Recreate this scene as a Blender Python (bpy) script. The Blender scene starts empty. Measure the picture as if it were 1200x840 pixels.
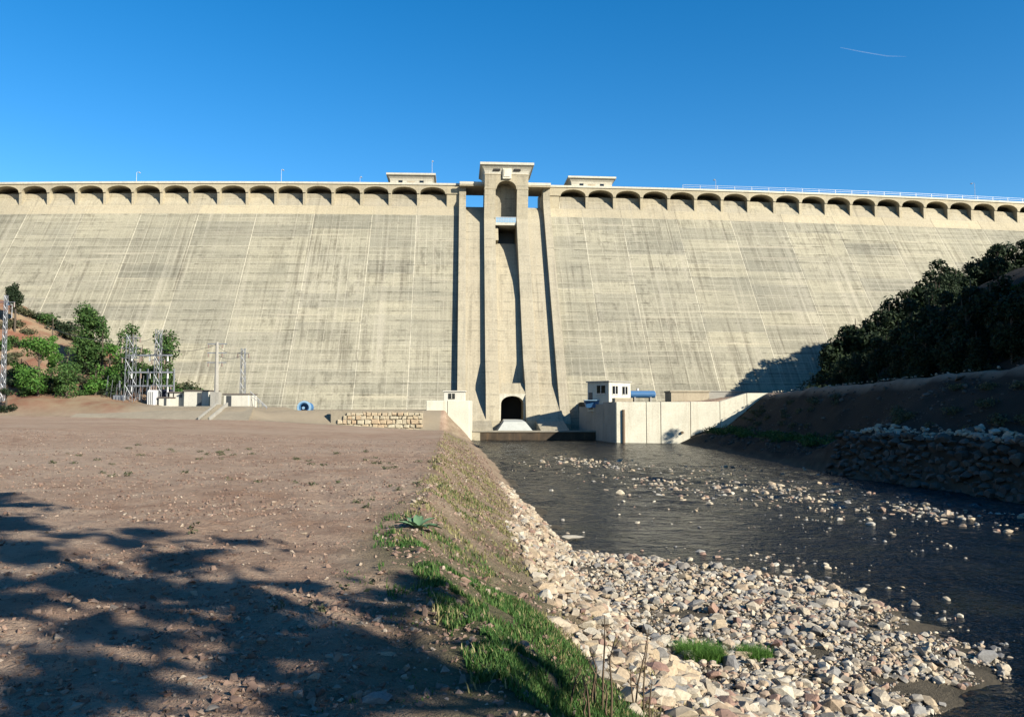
import bpy, math, random
import numpy as np
from mathutils import Vector, Matrix, Euler
random.seed(7)
RNG = np.random.default_rng(7)
R = math.radians
SC = bpy.context.scene
COL = SC.collection

# ------------------------------------------------------------------ camera
TILT = R(3.28)
F = 960.0                      # focal length in pixels of the 1200 px wide photograph
cam_d = bpy.data.cameras.new('camera')
cam_d.sensor_width = 36.0
cam_d.lens = 36.0 * F / 1200.0
cam_d.clip_start = 0.1
cam_d.clip_end = 20000
cam = bpy.data.objects.new('camera', cam_d)
cam.location = (0, 0, 0)
cam.rotation_euler = (math.pi / 2 + TILT, 0, 0)
COL.objects.link(cam)
SC.camera = cam

# ------------------------------------------------------------------ sky and sun
SUN_AZ = R(50.0)               # the sun stands behind the camera, to its right
SUN_EL = R(25.5)
S_DIR = Vector((math.sin(SUN_AZ) * math.cos(SUN_EL), -math.cos(SUN_AZ) * math.cos(SUN_EL), math.sin(SUN_EL)))
world = bpy.data.worlds.new('World')
SC.world = world
world.use_nodes = True
wn = world.node_tree.nodes
wl = world.node_tree.links
bg = wn['Background']
sky = wn.new('ShaderNodeTexSky')
sky.sky_type = 'NISHITA'
sky.sun_disc = False
sky.sun_elevation = SUN_EL
sky.sun_rotation = math.atan2(S_DIR.x, S_DIR.y)
sky.altitude = 900
sky.air_density = 1.0
sky.dust_density = 0.25
sky.ozone_density = 2.0
hsv = wn.new('ShaderNodeHueSaturation')
hsv.inputs['Saturation'].default_value = 1.43
hsv.inputs['Value'].default_value = 1.0
wl.new(sky.outputs[0], hsv.inputs['Color'])
wl.new(hsv.outputs[0], bg.inputs['Color'])
bg.inputs['Strength'].default_value = 0.075
sun_d = bpy.data.lights.new('sun', 'SUN')
sun_d.energy = 5.0
sun_d.angle = R(0.53)
sun_d.color = (1.0, 0.93, 0.80)
sun = bpy.data.objects.new('sun', sun_d)
sun.rotation_euler = (-S_DIR).to_track_quat('-Z', 'Y').to_euler()
sun.location = (40, -60, 60)
COL.objects.link(sun)
SC.view_settings.view_transform = 'Standard'
SC.view_settings.look = 'None'
SC.view_settings.gamma = 1.0
SC.view_settings.exposure = 1.31
SC.cycles.max_bounces = 6
SC.cycles.diffuse_bounces = 1

# ------------------------------------------------------------------ helpers
def ratio(py):
    b = (420.0 - py) / F
    return (math.sin(TILT) + b * math.cos(TILT)) / (math.cos(TILT) - b * math.sin(TILT))

def at(px, py, Y):
    """world point seen at photograph pixel (px, py) at distance Y along the view axis on the ground"""
    a = (px - 600.0) / F
    b = (420.0 - py) / F
    k = Y / (math.cos(TILT) - b * math.sin(TILT))
    return Vector((a * k, Y, (math.sin(TILT) + b * math.cos(TILT)) * k))

def on_level(px, py, z):
    r = ratio(py)
    return at(px, py, z / r)

def project(X, Y, Z):
    c, s = math.cos(TILT), math.sin(TILT)
    d = Y * c + Z * s
    h = Z * c - Y * s
    return 600 + F * X / d, 420 - F * h / d

class MB:
    """collects faces for ONE mesh object"""
    def __init__(self):
        self.v, self.f, self.uv, self.hasuv = [], [], [], False
    def add(self, verts, faces, uv=None):
        n = len(self.v)
        self.v.extend([tuple(p) for p in verts])
        self.f.extend([tuple(i + n for i in f) for f in faces])
        if uv is not None:
            self.hasuv = True
            self.uv.extend(uv)
        else:
            self.uv.extend([(p[0], p[2]) for p in verts])
    def box(self, x0, x1, y0, y1, z0, z1, fn=None):
        vs = [(x, y, z) for z in (z0, z1) for y in (y0, y1) for x in (x0, x1)]
        fs = [(0, 2, 3, 1), (4, 5, 7, 6), (0, 1, 5, 4), (2, 6, 7, 3), (0, 4, 6, 2), (1, 3, 7, 5)]
        uv = [(p[0], p[2]) for p in vs]
        if fn:
            vs = [fn(*p) for p in vs]
        self.add(vs, fs, uv)
    def bbox(self, x0, x1, y0, y1, z0, z1, c=0.03, fn=None):
        """box with chamfered vertical and top edges (two stacked rings)"""
        ring = lambda d: [(x0 + c, y0 + d), (x1 - c, y0 + d), (x1 - d, y0 + c), (x1 - d, y1 - c), (x1 - c, y1 - d), (x0 + c, y1 - d), (x0 + d, y1 - c), (x0 + d, y0 + c)]
        vs = [(x, y, z0) for x, y in ring(0)] + [(x, y, z1 - c) for x, y in ring(0)] + [(min(max(x, x0 + c), x1 - c), min(max(y, y0 + c), y1 - c), z1) for x, y in ring(0)]
        fs = []
        for k in (0, 8):
            for i in range(8):
                j = (i + 1) % 8
                fs.append((k + i, k + j, k + 8 + j, k + 8 + i))
        fs.append(tuple(range(16, 24)))
        fs.append(tuple(range(7, -1, -1)))
        uv = [(p[0], p[2]) for p in vs]
        if fn:
            vs = [fn(*p) for p in vs]
        self.add(vs, fs, uv)
    def tube(self, pts, r, n=6, cap=True):
        pts = [Vector(p) for p in pts]
        rs = r if isinstance(r, (list, tuple)) else [r] * len(pts)
        vs = []
        for i, p in enumerate(pts):
            d = (pts[min(i + 1, len(pts) - 1)] - pts[max(i - 1, 0)]).normalized()
            a = d.orthogonal().normalized() if abs(d.z) > 0.9 else d.cross(Vector((0, 0, 1))).normalized()
            b = d.cross(a)
            for k in range(n):
                t = 2 * math.pi * k / n
                vs.append(p + (a * math.cos(t) + b * math.sin(t)) * rs[i])
        fs = []
        for i in range(len(pts) - 1):
            for k in range(n):
                k2 = (k + 1) % n
                fs.append((i * n + k, i * n + k2, (i + 1) * n + k2, (i + 1) * n + k))
        if cap:
            fs.append(tuple(range(n - 1, -1, -1)))
            m = (len(pts) - 1) * n
            fs.append(tuple(range(m, m + n)))
        self.add(vs, fs)
    def rings(self, rings, cap=True, fn=None):
        """loft through rings of equal length"""
        n = len(rings[0])
        vs = [p for r in rings for p in r]
        uv = [(p[0], p[2]) for p in vs]
        fs = []
        for i in range(len(rings) - 1):
            for k in range(n):
                k2 = (k + 1) % n
                fs.append((i * n + k, i * n + k2, (i + 1) * n + k2, (i + 1) * n + k))
        if cap:
            fs.append(tuple(range(n - 1, -1, -1)))
            m = (len(rings) - 1) * n
            fs.append(tuple(range(m, m + n)))
        if fn:
            vs = [fn(*p) for p in vs]
        self.add(vs, fs, uv)
    def profile(self, prof, u0, u1, fn):
        """extrude the closed polygon prof [(v, z)...] from u0 to u1; u0, u1 numbers or functions of z"""
        g = lambda u, z: u(z) if callable(u) else u
        n = len(prof)
        a = [(g(u0, z), v, z) for v, z in prof]
        b = [(g(u1, z), v, z) for v, z in prof]
        vs = a + b
        uv = [(p[0], p[2]) for p in vs]
        fs = [(i, (i + 1) % n, n + (i + 1) % n, n + i) for i in range(n)]
        fs += [tuple(range(n - 1, -1, -1)), tuple(range(n, 2 * n))]
        self.add([fn(*p) for p in vs], fs, uv)

def wloc(o):
    p = Vector((0, 0, 0))
    while o is not None:
        p += Vector(o.location)
        o = o.parent
    return p

def obj(name, mb, mat, parent=None, smooth=False, origin=None):
    """links the collected faces as ONE mesh object; vertices are given in world coordinates"""
    me = bpy.data.meshes.new(name)
    base = wloc(parent) if parent else Vector((0, 0, 0))
    loc = Vector(origin) if origin is not None else base
    vs = [(p[0] - loc.x, p[1] - loc.y, p[2] - loc.z) for p in mb.v]
    me.from_pydata(vs, [], mb.f)
    if mb.hasuv:
        l = me.uv_layers.new(name='uv')
        idx = np.empty(len(me.loops), dtype=np.int32)
        me.loops.foreach_get('vertex_index', idx)
        l.data.foreach_set('uv', np.array(mb.uv, dtype=np.float32)[idx].ravel())
    me.validate()
    if smooth:
        me.polygons.foreach_set('use_smooth', [True] * len(me.polygons))
    me.materials.append(mat)
    o = bpy.data.objects.new(name, me)
    COL.objects.link(o)
    if parent:
        o.parent = parent
    o.location = loc - base if parent else loc
    return o

def np_obj(name, verts, faces, mat, parent=None, smooth=False, loc=(0, 0, 0)):
    """verts (n,3) array, faces (m,k) array with k constant"""
    me = bpy.data.meshes.new(name)
    m, k = faces.shape
    me.vertices.add(len(verts))
    me.vertices.foreach_set('co', np.ascontiguousarray(verts, dtype=np.float32).ravel())
    me.loops.add(m * k)
    me.loops.foreach_set('vertex_index', np.ascontiguousarray(faces, dtype=np.int32).ravel())
    me.polygons.add(m)
    me.polygons.foreach_set('loop_start', np.arange(0, m * k, k, dtype=np.int32))
    me.polygons.foreach_set('loop_total', np.full(m, k, dtype=np.int32))
    me.polygons.foreach_set('use_smooth', np.full(m, smooth, dtype=bool))
    me.update(calc_edges=True)
    me.materials.append(mat)
    o = bpy.data.objects.new(name, me)
    COL.objects.link(o)
    o.location = loc
    if parent:
        o.parent = parent
    return o

def tag(o, label=None, cat=None, group=None, kind=None):
    if label: o['label'] = label
    if cat: o['category'] = cat
    if group: o['group'] = group
    if kind: o['kind'] = kind
    return o

def thing(name, label, cat, loc=(0, 0, 0), group=None):
    o = bpy.data.objects.new(name, None)
    o.empty_display_size = 0.5
    COL.objects.link(o)
    o.location = loc
    return tag(o, label, cat, group)

def dup(root, loc, rotz=0.0, scale=1.0, label=None, group=None):
    r = root.copy()
    COL.objects.link(r)
    r.location = loc
    r.rotation_euler = (0, 0, rotz)
    r.scale = (scale, scale, scale) if not isinstance(scale, (tuple, list)) else scale
    if label: r['label'] = label
    if group: r['group'] = group
    for ch in list(root.children):
        c = ch.copy()
        COL.objects.link(c)
        c.parent = r
        for g in list(ch.children):
            d = g.copy()
            COL.objects.link(d)
            d.parent = c
    return r

# ------------------------------------------------------------------ materials
def mat(name):
    m = bpy.data.materials.new(name)
    m.use_nodes = True
    return m, m.node_tree.nodes, m.node_tree.links, m.node_tree.nodes['Principled BSDF']

def N(nodes, typ, **kw):
    n = nodes.new('ShaderNode' + typ)
    for k, v in kw.items():
        setattr(n, k, v)
    return n

ALB = 0.52                     # one factor for all mineral base colours
def mixc(nodes, links, fac, a, b, blend='MIX'):
    m = nodes.new('ShaderNodeMix')
    m.data_type = 'RGBA'
    m.blend_type = blend
    for sock, val in ((m.inputs[0], fac), (m.inputs[6], a), (m.inputs[7], b)):
        if hasattr(val, 'is_linked') or hasattr(val, 'links'):
            links.new(val, sock)
        elif isinstance(val, (int, float)):
            sock.default_value = val
        else:
            sock.default_value = (*(ALB * q for q in val), 1.0)
    return m.outputs[2]

def ramp(nodes, links, src, stops):
    r = nodes.new('ShaderNodeValToRGB')
    while len(r.color_ramp.elements) < len(stops):
        r.color_ramp.elements.new(0.5)
    for e, (p, c) in zip(r.color_ramp.elements, stops):
        e.position = p
        e.color = (*c, 1.0) if not isinstance(c, (int, float)) else (c, c, c, 1.0)
    links.new(src, r.inputs[0])
    return r.outputs[0]

def math_node(nodes, links, op, a, b=0.0):
    m = nodes.new('ShaderNodeMath')
    m.operation = op
    for sock, val in ((m.inputs[0], a), (m.inputs[1], b)):
        if isinstance(val, (int, float)):
            sock.default_value = val
        else:
            links.new(val, sock)
    return m.outputs[0]

def noise(nodes, links, vec, scale, detail=4.0, rough=0.55, sx=1.0, sy=1.0, sz=1.0, off=(0, 0, 0)):
    mp = nodes.new('ShaderNodeMapping')
    mp.inputs['Scale'].default_value = (sx, sy, sz)
    mp.inputs['Location'].default_value = off
    links.new(vec, mp.inputs['Vector'])
    n = nodes.new('ShaderNodeTexNoise')
    n.inputs['Scale'].default_value = scale
    n.inputs['Detail'].default_value = detail
    n.inputs['Roughness'].default_value = rough
    links.new(mp.outputs[0], n.inputs['Vector'])
    return n.outputs[0]

def bump(nodes, links, p, height, strength=0.5, dist=0.05):
    b = nodes.new('ShaderNodeBump')
    b.inputs['Strength'].default_value = strength
    b.inputs['Distance'].default_value = dist
    links.new(height, b.inputs['Height'])
    links.new(b.outputs[0], p.inputs['Normal'])

def dam_material(name, light, mid, dark, streaks=1.0, rand=0.3):
    """weathered mass concrete: uv = (distance along the dam, height)"""
    m, n, l, p = mat(name)
    uv = N(n, 'UVMap').outputs[0]
    big = noise(n, l, uv, 0.035, 3)
    c = mixc(n, l, ramp(n, l, big, [(0.38, 0.0), (0.62, 1.0)]), mid, light)
    # horizontal lift bands, each with its own tone
    band = noise(n, l, uv, 1.0, 3, 0.6, sx=0.045, sy=1.05)
    c = mixc(n, l, ramp(n, l, band, [(0.46, 0.0), (0.64, 0.42 * streaks)]), c, dark)
    # grey-green bloom
    bl = noise(n, l, uv, 0.11, 4, off=(31, 7, 0))
    c = mixc(n, l, ramp(n, l, bl, [(0.5, 0.0), (0.7, 0.45 * streaks)]), c, (0.27, 0.265, 0.215))
    # short dark stains hanging under the lift lines
    st = noise(n, l, uv, 1.0, 5, 0.7, sx=0.8, sy=0.35, off=(11, 3, 0))
    blk = noise(n, l, uv, 0.05, 2, off=(3, 50, 0))
    stf = math_node(n, l, 'MULTIPLY', ramp(n, l, st, [(0.5, 0.0), (0.66, 0.75 * streaks)]), ramp(n, l, blk, [(0.4, 0.1), (0.62, 1.0)]))
    c = mixc(n, l, stf, c, (0.155, 0.14, 0.105))
    # pale lime runs down the face and along the lifts
    ve = noise(n, l, uv, 1.0, 3, 0.6, sx=0.85, sy=0.03, off=(2, 9, 0))
    c = mixc(n, l, ramp(n, l, ve, [(0.54, 0.0), (0.68, 0.65 * streaks)]), c, (0.56, 0.52, 0.41))
    vd = noise(n, l, uv, 1.0, 4, 0.65, sx=1.25, sy=0.05, off=(44, 5, 0))
    vm = noise(n, l, uv, 0.07, 3, off=(90, 15, 0))
    c = mixc(n, l, math_node(n, l, 'MULTIPLY', ramp(n, l, vd, [(0.5, 0.0), (0.66, 0.8 * streaks)]), ramp(n, l, vm, [(0.4, 0.15), (0.6, 1.0)])), c, (0.20, 0.18, 0.135))
    ho = noise(n, l, uv, 1.0, 2, 0.5, sx=0.03, sy=1.6, off=(9, 1, 0))
    c = mixc(n, l, ramp(n, l, ho, [(0.62, 0.0), (0.70, 0.75 * streaks)]), c, (0.56, 0.51, 0.39))
    # board joints of the formwork, picked out in lime here and there
    sxyz = N(n, 'SeparateXYZ')
    l.new(uv, sxyz.inputs[0])
    for axis, step, width, so in ((0, 2.95, 0.055, 71), (0, 1.475, 0.07, 15), (1, 0.98, 0.11, 29), (1, 1.96, 0.06, 63)):
        fr = math_node(n, l, 'FRACT', math_node(n, l, 'DIVIDE', sxyz.outputs[axis], step))
        ln_ = math_node(n, l, 'LESS_THAN', fr, width)
        mk_ = ramp(n, l, noise(n, l, uv, 0.075 if axis == 0 else 0.11, 3, off=(so, so, 0)), [(0.42, 0.0), (0.60, 0.55 * streaks)])
        c = mixc(n, l, math_node(n, l, 'MULTIPLY', ln_, mk_), c, (0.60, 0.56, 0.44))
    fr = math_node(n, l, 'FRACT', math_node(n, l, 'DIVIDE', sxyz.outputs[1], 1.96))
    dk_ = math_node(n, l, 'GREATER_THAN', fr, 0.86)
    mk_ = ramp(n, l, noise(n, l, uv, 1.0, 5, 0.7, sx=0.35, sy=0.1, off=(5, 77, 0)), [(0.48, 0.0), (0.62, 0.6 * streaks)])
    c = mixc(n, l, math_node(n, l, 'MULTIPLY', dk_, mk_), c, (0.13, 0.12, 0.09))
    fine = noise(n, l, uv, 3.2, 5, 0.7)
    c = mixc(n, l, 1.0, c, ramp(n, l, fine, [(0.3, 0.78), (0.7, 1.12)]), 'MULTIPLY')
    if rand:
        oi = N(n, 'ObjectInfo').outputs['Random']
        c = mixc(n, l, 1.0, c, ramp(n, l, oi, [(0.0, (1 - rand, 1 - rand, 1 - rand)), (0.5, (1.0, 0.99, 0.97)), (1.0, (1.1, 1.08, 1.03))]), 'MULTIPLY')
    l.new(c, p.inputs['Base Color'])
    p.inputs['Roughness'].default_value = 0.9
    p.inputs['Specular IOR Level'].default_value = 0.2
    bump(n, l, p, fine, 0.5, 0.05)
    return m

M = {}
M['panel'] = dam_material('dam_face_concrete', (0.50, 0.468, 0.352), (0.405, 0.382, 0.292), (0.21, 0.20, 0.155), 1.0, 0.18)
M['joint'] = dam_material('dam_joint_lime', (0.80, 0.74, 0.575), (0.70, 0.64, 0.49), (0.50, 0.455, 0.34), 0.8, 0)
M['smooth'] = dam_material('dam_crest_concrete', (0.62, 0.545, 0.39), (0.56, 0.49, 0.345), (0.44, 0.385, 0.28), 0.35, 0.06)
M['cornice'] = dam_material('cornice_concrete', (0.84, 0.80, 0.67), (0.78, 0.74, 0.61), (0.62, 0.57, 0.46), 0.25, 0.04)
M['chute'] = dam_material('chute_concrete', (0.58, 0.52, 0.385), (0.52, 0.46, 0.34), (0.37, 0.335, 0.25), 0.6, 0.05)

def concrete(name, col, var=0.25, dirt=0.4, scale=0.5, dirtcol=(0.2, 0.16, 0.11)):
    m, n, l, p = mat(name)
    tc = N(n, 'TexCoord').outputs['Object']
    a = noise(n, l, tc, scale, 5, 0.6)
    lo = tuple(x * (1 - var) for x in col)
    c = mixc(n, l, ramp(n, l, a, [(0.35, 0.0), (0.65, 1.0)]), lo, col)
    d = noise(n, l, tc, 1.0, 4, 0.65, sx=1.4, sy=1.4, sz=0.12)
    c = mixc(n, l, ramp(n, l, d, [(0.52, 0.0), (0.75, dirt)]), c, dirtcol)
    f = noise(n, l, tc, 7, 4)
    c = mixc(n, l, 1.0, c, ramp(n, l, f, [(0.3, 0.85), (0.7, 1.08)]), 'MULTIPLY')
    l.new(c, p.inputs['Base Color'])
    p.inputs['Roughness'].default_value = 0.88
    p.inputs['Specular IOR Level'].default_value = 0.25
    bump(n, l, p, f, 0.4, 0.02)
    return m

M['white_conc'] = concrete('pale_concrete', (0.92, 0.87, 0.70), 0.14, 0.35, 0.35, (0.42, 0.34, 0.22))
M['ramp'] = concrete('ramp_concrete', (0.44, 0.38, 0.28), 0.2, 0.3)
M['render_white'] = concrete('white_render', (0.80, 0.77, 0.66), 0.1, 0.25)
M['grey_render'] = concrete('grey_render', (0.5, 0.48, 0.42), 0.15, 0.3)
M['beige_render'] = concrete('beige_render', (0.62, 0.53, 0.38), 0.15, 0.3)
M['weir'] = concrete('weir_wet_concrete', (0.10, 0.075, 0.05), 0.4, 0.6, 0.8, (0.2, 0.12, 0.06))
M['weir_top'] = concrete('weir_crest_concrete', (0.42, 0.38, 0.3), 0.2, 0.2)
M['slab_white'] = concrete('splash_concrete', (0.66, 0.68, 0.62), 0.1, 0.2)

def plain(name, col, rough=0.5, metal=0.0, var=0.15):
    m, n, l, p = mat(name)
    tc = N(n, 'TexCoord').outputs['Object']
    a = noise(n, l, tc, 1.5, 4)
    c = mixc(n, l, a, tuple(x * (1 - var) for x in col), tuple(min(1, x * (1 + var)) for x in col))
    l.new(c, p.inputs['Base Color'])
    p.inputs['Roughness'].default_value = rough
    p.inputs['Metallic'].default_value = metal
    return m

M['steel'] = plain('galvanised_steel', (0.42, 0.44, 0.47), 0.45, 0.6)
M['steel_dark'] = plain('dark_steel', (0.10, 0.11, 0.12), 0.5, 0.4)
M['rail'] = plain('pale_rail_paint', (0.60, 0.63, 0.66), 0.4, 0.1)
M['glass'] = plain('dark_window_glass', (0.015, 0.018, 0.022), 0.12, 0.0)
M['dark'] = plain('dark_opening', (0.02, 0.02, 0.02), 0.9)
M['blue'] = plain('blue_paint', (0.05, 0.19, 0.42), 0.6)
M['blue_pale'] = plain('pale_blue_paint', (0.30, 0.50, 0.68), 0.5)
M['white_paint'] = plain('white_paint', (0.8, 0.8, 0.78), 0.4)
M['navy'] = plain('navy_paint', (0.03, 0.035, 0.07), 0.5)
M['roof'] = plain('flat_roof_felt', (0.16, 0.13, 0.11), 0.9)
M['ceramic'] = plain('brown_insulator', (0.28, 0.20, 0.16), 0.3)
M['bark'] = plain('bark', (0.11, 0.085, 0.06), 0.95, 0, 0.35)
M['rust'] = plain('rusty_pipe', (0.22, 0.15, 0.09), 0.8)
M['dry'] = plain('dry_stalk', (0.13, 0.085, 0.045), 0.9, 0, 0.3)
M['contrail'] = plain('contrail_ice', (0.9, 0.9, 0.9), 1.0)

def foliage(name, c1, c2, c3, trans=0.25):
    m, n, l, p = mat(name)
    g = N(n, 'NewGeometry').outputs['Random Per Island']
    c = ramp(n, l, g, [(i_, tuple(.64 * q for q in x)) for i_, x in ((0.0, c1), (0.55, c2), (1.0, c3))])
    l.new(c, p.inputs['Base Color'])
    p.inputs['Roughness'].default_value = 0.75
    p.inputs['Specular IOR Level'].default_value = 0.2
    t = N(n, 'BsdfTranslucent')
    l.new(c, t.inputs['Color'])
    mx = N(n, 'MixShader')
    mx.inputs[0].default_value = trans
    l.new(p.outputs[0], mx.inputs[1])
    l.new(t.outputs[0], mx.inputs[2])
    l.new(mx.outputs[0], n['Material Output'].inputs['Surface'])
    return m

M['leaf'] = foliage('broadleaf', (0.03, 0.075, 0.02), (0.06, 0.13, 0.03), (0.11, 0.19, 0.05))
M['leaf_bright'] = foliage('bright_leaf', (0.045, 0.13, 0.02), (0.08, 0.20, 0.03), (0.15, 0.28, 0.06))
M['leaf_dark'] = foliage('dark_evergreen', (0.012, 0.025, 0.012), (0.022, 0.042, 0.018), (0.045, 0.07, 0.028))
M['leaf_grey'] = foliage('grey_scrub', (0.06, 0.075, 0.035), (0.10, 0.11, 0.055), (0.17, 0.16, 0.09))
M['grass'] = foliage('grass_blades', (0.04, 0.11, 0.025), (0.08, 0.19, 0.04), (0.18, 0.25, 0.08), 0.35)
M['tuft'] = foliage('tuft_blades', (0.07, 0.17, 0.03), (0.13, 0.29, 0.05), (0.22, 0.40, 0.09), 0.4)
M['straw'] = foliage('straw_blades', (0.16, 0.17, 0.06), (0.28, 0.25, 0.11), (0.40, 0.34, 0.18), 0.2)
M['rosette'] = foliage('rosette_leaf', (0.10, 0.20, 0.10), (0.15, 0.27, 0.14), (0.24, 0.36, 0.2), 0.15)

def stone_mat(name, cols, island):
    m, n, l, p = mat(name)
    if island:
        r = N(n, 'NewGeometry').outputs['Random Per Island']
    else:
        r = N(n, 'ObjectInfo').outputs['Random']
    k = len(cols) - 1
    c = ramp(n, l, r, [(i / k, tuple(ALB * q for q in x)) for i, x in enumerate(cols)])
    tc = N(n, 'TexCoord').outputs['Object']
    a = noise(n, l, tc, 6 if not island else 9, 5, 0.65)
    c = mixc(n, l, 1.0, c, ramp(n, l, a, [(0.3, 0.7), (0.7, 1.18)]), 'MULTIPLY')
    l.new(c, p.inputs['Base Color'])
    p.inputs['Roughness'].default_value = 0.85
    p.inputs['Specular IOR Level'].default_value = 0.3
    bump(n, l, p, a, 0.5, 0.02)
    return m

PALE = [(0.64, 0.56, 0.42), (0.54, 0.46, 0.34), (0.70, 0.63, 0.50), (0.48, 0.40, 0.29), (0.78, 0.71, 0.57)]
TAN = [(0.56, 0.44, 0.29), (0.60, 0.48, 0.33), (0.50, 0.38, 0.26), (0.57, 0.46, 0.31)]
PINK = [(0.36, 0.22, 0.17), (0.42, 0.27, 0.20), (0.31, 0.19, 0.15)]
GREY = [(0.24, 0.23, 0.22), (0.33, 0.32, 0.30), (0.28, 0.26, 0.23)]
M['st_pale'] = stone_mat('pale_stone', PALE, False)
M['st_tan'] = stone_mat('tan_stone', TAN, False)
M['st_pink'] = stone_mat('reddish_stone', PINK, False)
M['st_grey'] = stone_mat('grey_stone', GREY, False)
M['st_mix'] = stone_mat('mixed_rubble', [PALE[0], TAN[0], PALE[2], GREY[0], TAN[1], PINK[1], PALE[1], GREY[1], PALE[4]], True)
M['st_slope'] = stone_mat('slope_rubble', [TAN[0], PALE[1], TAN[2], (0.36, 0.27, 0.19), PALE[0], TAN[1], PINK[0], PALE[3], (0.42, 0.33, 0.24), PALE[2], GREY[1]], True)
M['st_gravel'] = stone_mat('plateau_gravel', [(0.30, 0.19, 0.135), (0.40, 0.28, 0.21), (0.22, 0.13, 0.095), (0.34, 0.225, 0.165), (0.52, 0.43, 0.33), (0.30, 0.20, 0.15), (0.20, 0.13, 0.10), (0.38, 0.26, 0.19)], True)
M['st_wall'] = stone_mat('masonry_stone', [(0.66, 0.55, 0.37), (0.60, 0.44, 0.28), (0.72, 0.64, 0.46), (0.58, 0.49, 0.34), (0.66, 0.50, 0.33)], False)
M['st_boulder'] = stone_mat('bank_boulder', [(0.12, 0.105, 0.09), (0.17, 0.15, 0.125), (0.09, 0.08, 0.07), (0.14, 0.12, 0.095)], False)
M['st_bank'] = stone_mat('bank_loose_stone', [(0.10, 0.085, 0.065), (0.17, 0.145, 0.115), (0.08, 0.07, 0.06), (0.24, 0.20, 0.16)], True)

def ground_material():
    m, n, l, p = mat('ground_soil')
    tc = N(n, 'TexCoord').outputs['Object']
    big = noise(n, l, tc, 0.09, 4)
    mid = noise(n, l, tc, 0.9, 6, 0.65)
    fin = noise(n, l, tc, 9.0, 6, 0.7)
    vf = noise(n, l, tc, 45.0, 3, 0.6)
    c = mixc(n, l, ramp(n, l, mid, [(0.36, 0.0), (0.66, 1.0)]), (0.40, 0.255, 0.172), (0.60, 0.445, 0.322))
    c = mixc(n, l, ramp(n, l, big, [(0.42, 0.0), (0.64, 0.75)]), c, (0.60, 0.465, 0.345))
    c = mixc(n, l, ramp(n, l, fin, [(0.52, 0.0), (0.72, 0.7)]), c, (0.20, 0.122, 0.088))
    c = mixc(n, l, ramp(n, l, vf, [(0.62, 0.0), (0.74, 0.6)]), c, (0.55, 0.46, 0.36))
    # zones: kinds of ground, plus a shade tone painted on the right bank
    at1 = N(n, 'Attribute')
    at1.attribute_name = 'zone'
    sep = N(n, 'SeparateColor')
    l.new(at1.outputs['Color'], sep.inputs[0])
    bank = mixc(n, l, ramp(n, l, mid, [(0.35, 0.0), (0.65, 1.0)]), (0.31, 0.22, 0.155), (0.46, 0.36, 0.25))
    bank = mixc(n, l, ramp(n, l, fin, [(0.5, 0.0), (0.72, 0.6)]), bank, (0.17, 0.125, 0.075))
    c = mixc(n, l, sep.outputs[0], c, bank)
    veg = mixc(n, l, ramp(n, l, mid, [(0.4, 0.0), (0.6, 1.0)]), (0.06, 0.085, 0.03), (0.16, 0.15, 0.075))
    gm = math_node(n, l, 'MULTIPLY', sep.outputs[1], ramp(n, l, noise(n, l, tc, 0.35, 5, 0.7), [(0.38, 0.15), (0.56, 1.0)]))
    c = mixc(n, l, gm, c, veg)
    bed = mixc(n, l, ramp(n, l, mid, [(0.35, 0.0), (0.65, 1.0)]), (0.085, 0.075, 0.055), (0.19, 0.16, 0.115))
    c = mixc(n, l, sep.outputs[2], c, bed)
    at2 = N(n, 'Attribute')
    at2.attribute_name = 'zone_b'
    sep2 = N(n, 'SeparateColor')
    l.new(at2.outputs['Color'], sep2.inputs[0])
    red = mixc(n, l, ramp(n, l, noise(n, l, tc, 0.25, 5, 0.6), [(0.36, 0.0), (0.6, 1.0)]), (0.30, 0.135, 0.085), (0.40, 0.30, 0.19))
    c = mixc(n, l, sep2.outputs[0], c, red)
    bank_shade = mixc(n, l, mid, (0.035, 0.03, 0.024), (0.075, 0.062, 0.045))  # near-black soil puts the shade of the right bank into the colour
    c = mixc(n, l, sep2.outputs[1], c, bank_shade)
    c = mixc(n, l, sep2.outputs[2], c, mixc(n, l, mid, (0.38, 0.31, 0.22), (0.46, 0.39, 0.28)))
    l.new(c, p.inputs['Base Color'])
    p.inputs['Roughness'].default_value = 0.95
    p.inputs['Specular IOR Level'].default_value = 0.15
    h = math_node(n, l, 'ADD', math_node(n, l, 'MULTIPLY', fin, 1.0), math_node(n, l, 'MULTIPLY', vf, 0.5))
    bump(n, l, p, h, 1.0, 0.09)
    return m
M['ground'] = ground_material()

def water_material():
    m, n, l, p = mat('river_water')
    tc = N(n, 'TexCoord').outputs['Object']
    d = noise(n, l, tc, 0.35, 4, 0.6)
    c = mixc(n, l, ramp(n, l, d, [(0.5, 0.0), (0.72, 1.0)]), (0.004, 0.008, 0.012), (0.022, 0.025, 0.016))
    l.new(c, p.inputs['Base Color'])
    p.inputs['Roughness'].default_value = 0.16
    p.inputs['IOR'].default_value = 1.33
    a = noise(n, l, tc, 1.6, 4, 0.6, sx=0.75, sy=1.0)
    b = noise(n, l, tc, 5.5, 3, 0.6)
    h = math_node(n, l, 'ADD', a, math_node(n, l, 'MULTIPLY', b, 0.3))
    bump(n, l, p, h, 1.0, 0.45)
    return m
M['water'] = water_material()

# ------------------------------------------------------------------ terrain
def sm(a, b, x):
    t = np.clip((x - a) / (b - a), 0, 1)
    return t * t * (3 - 2 * t)

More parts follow.
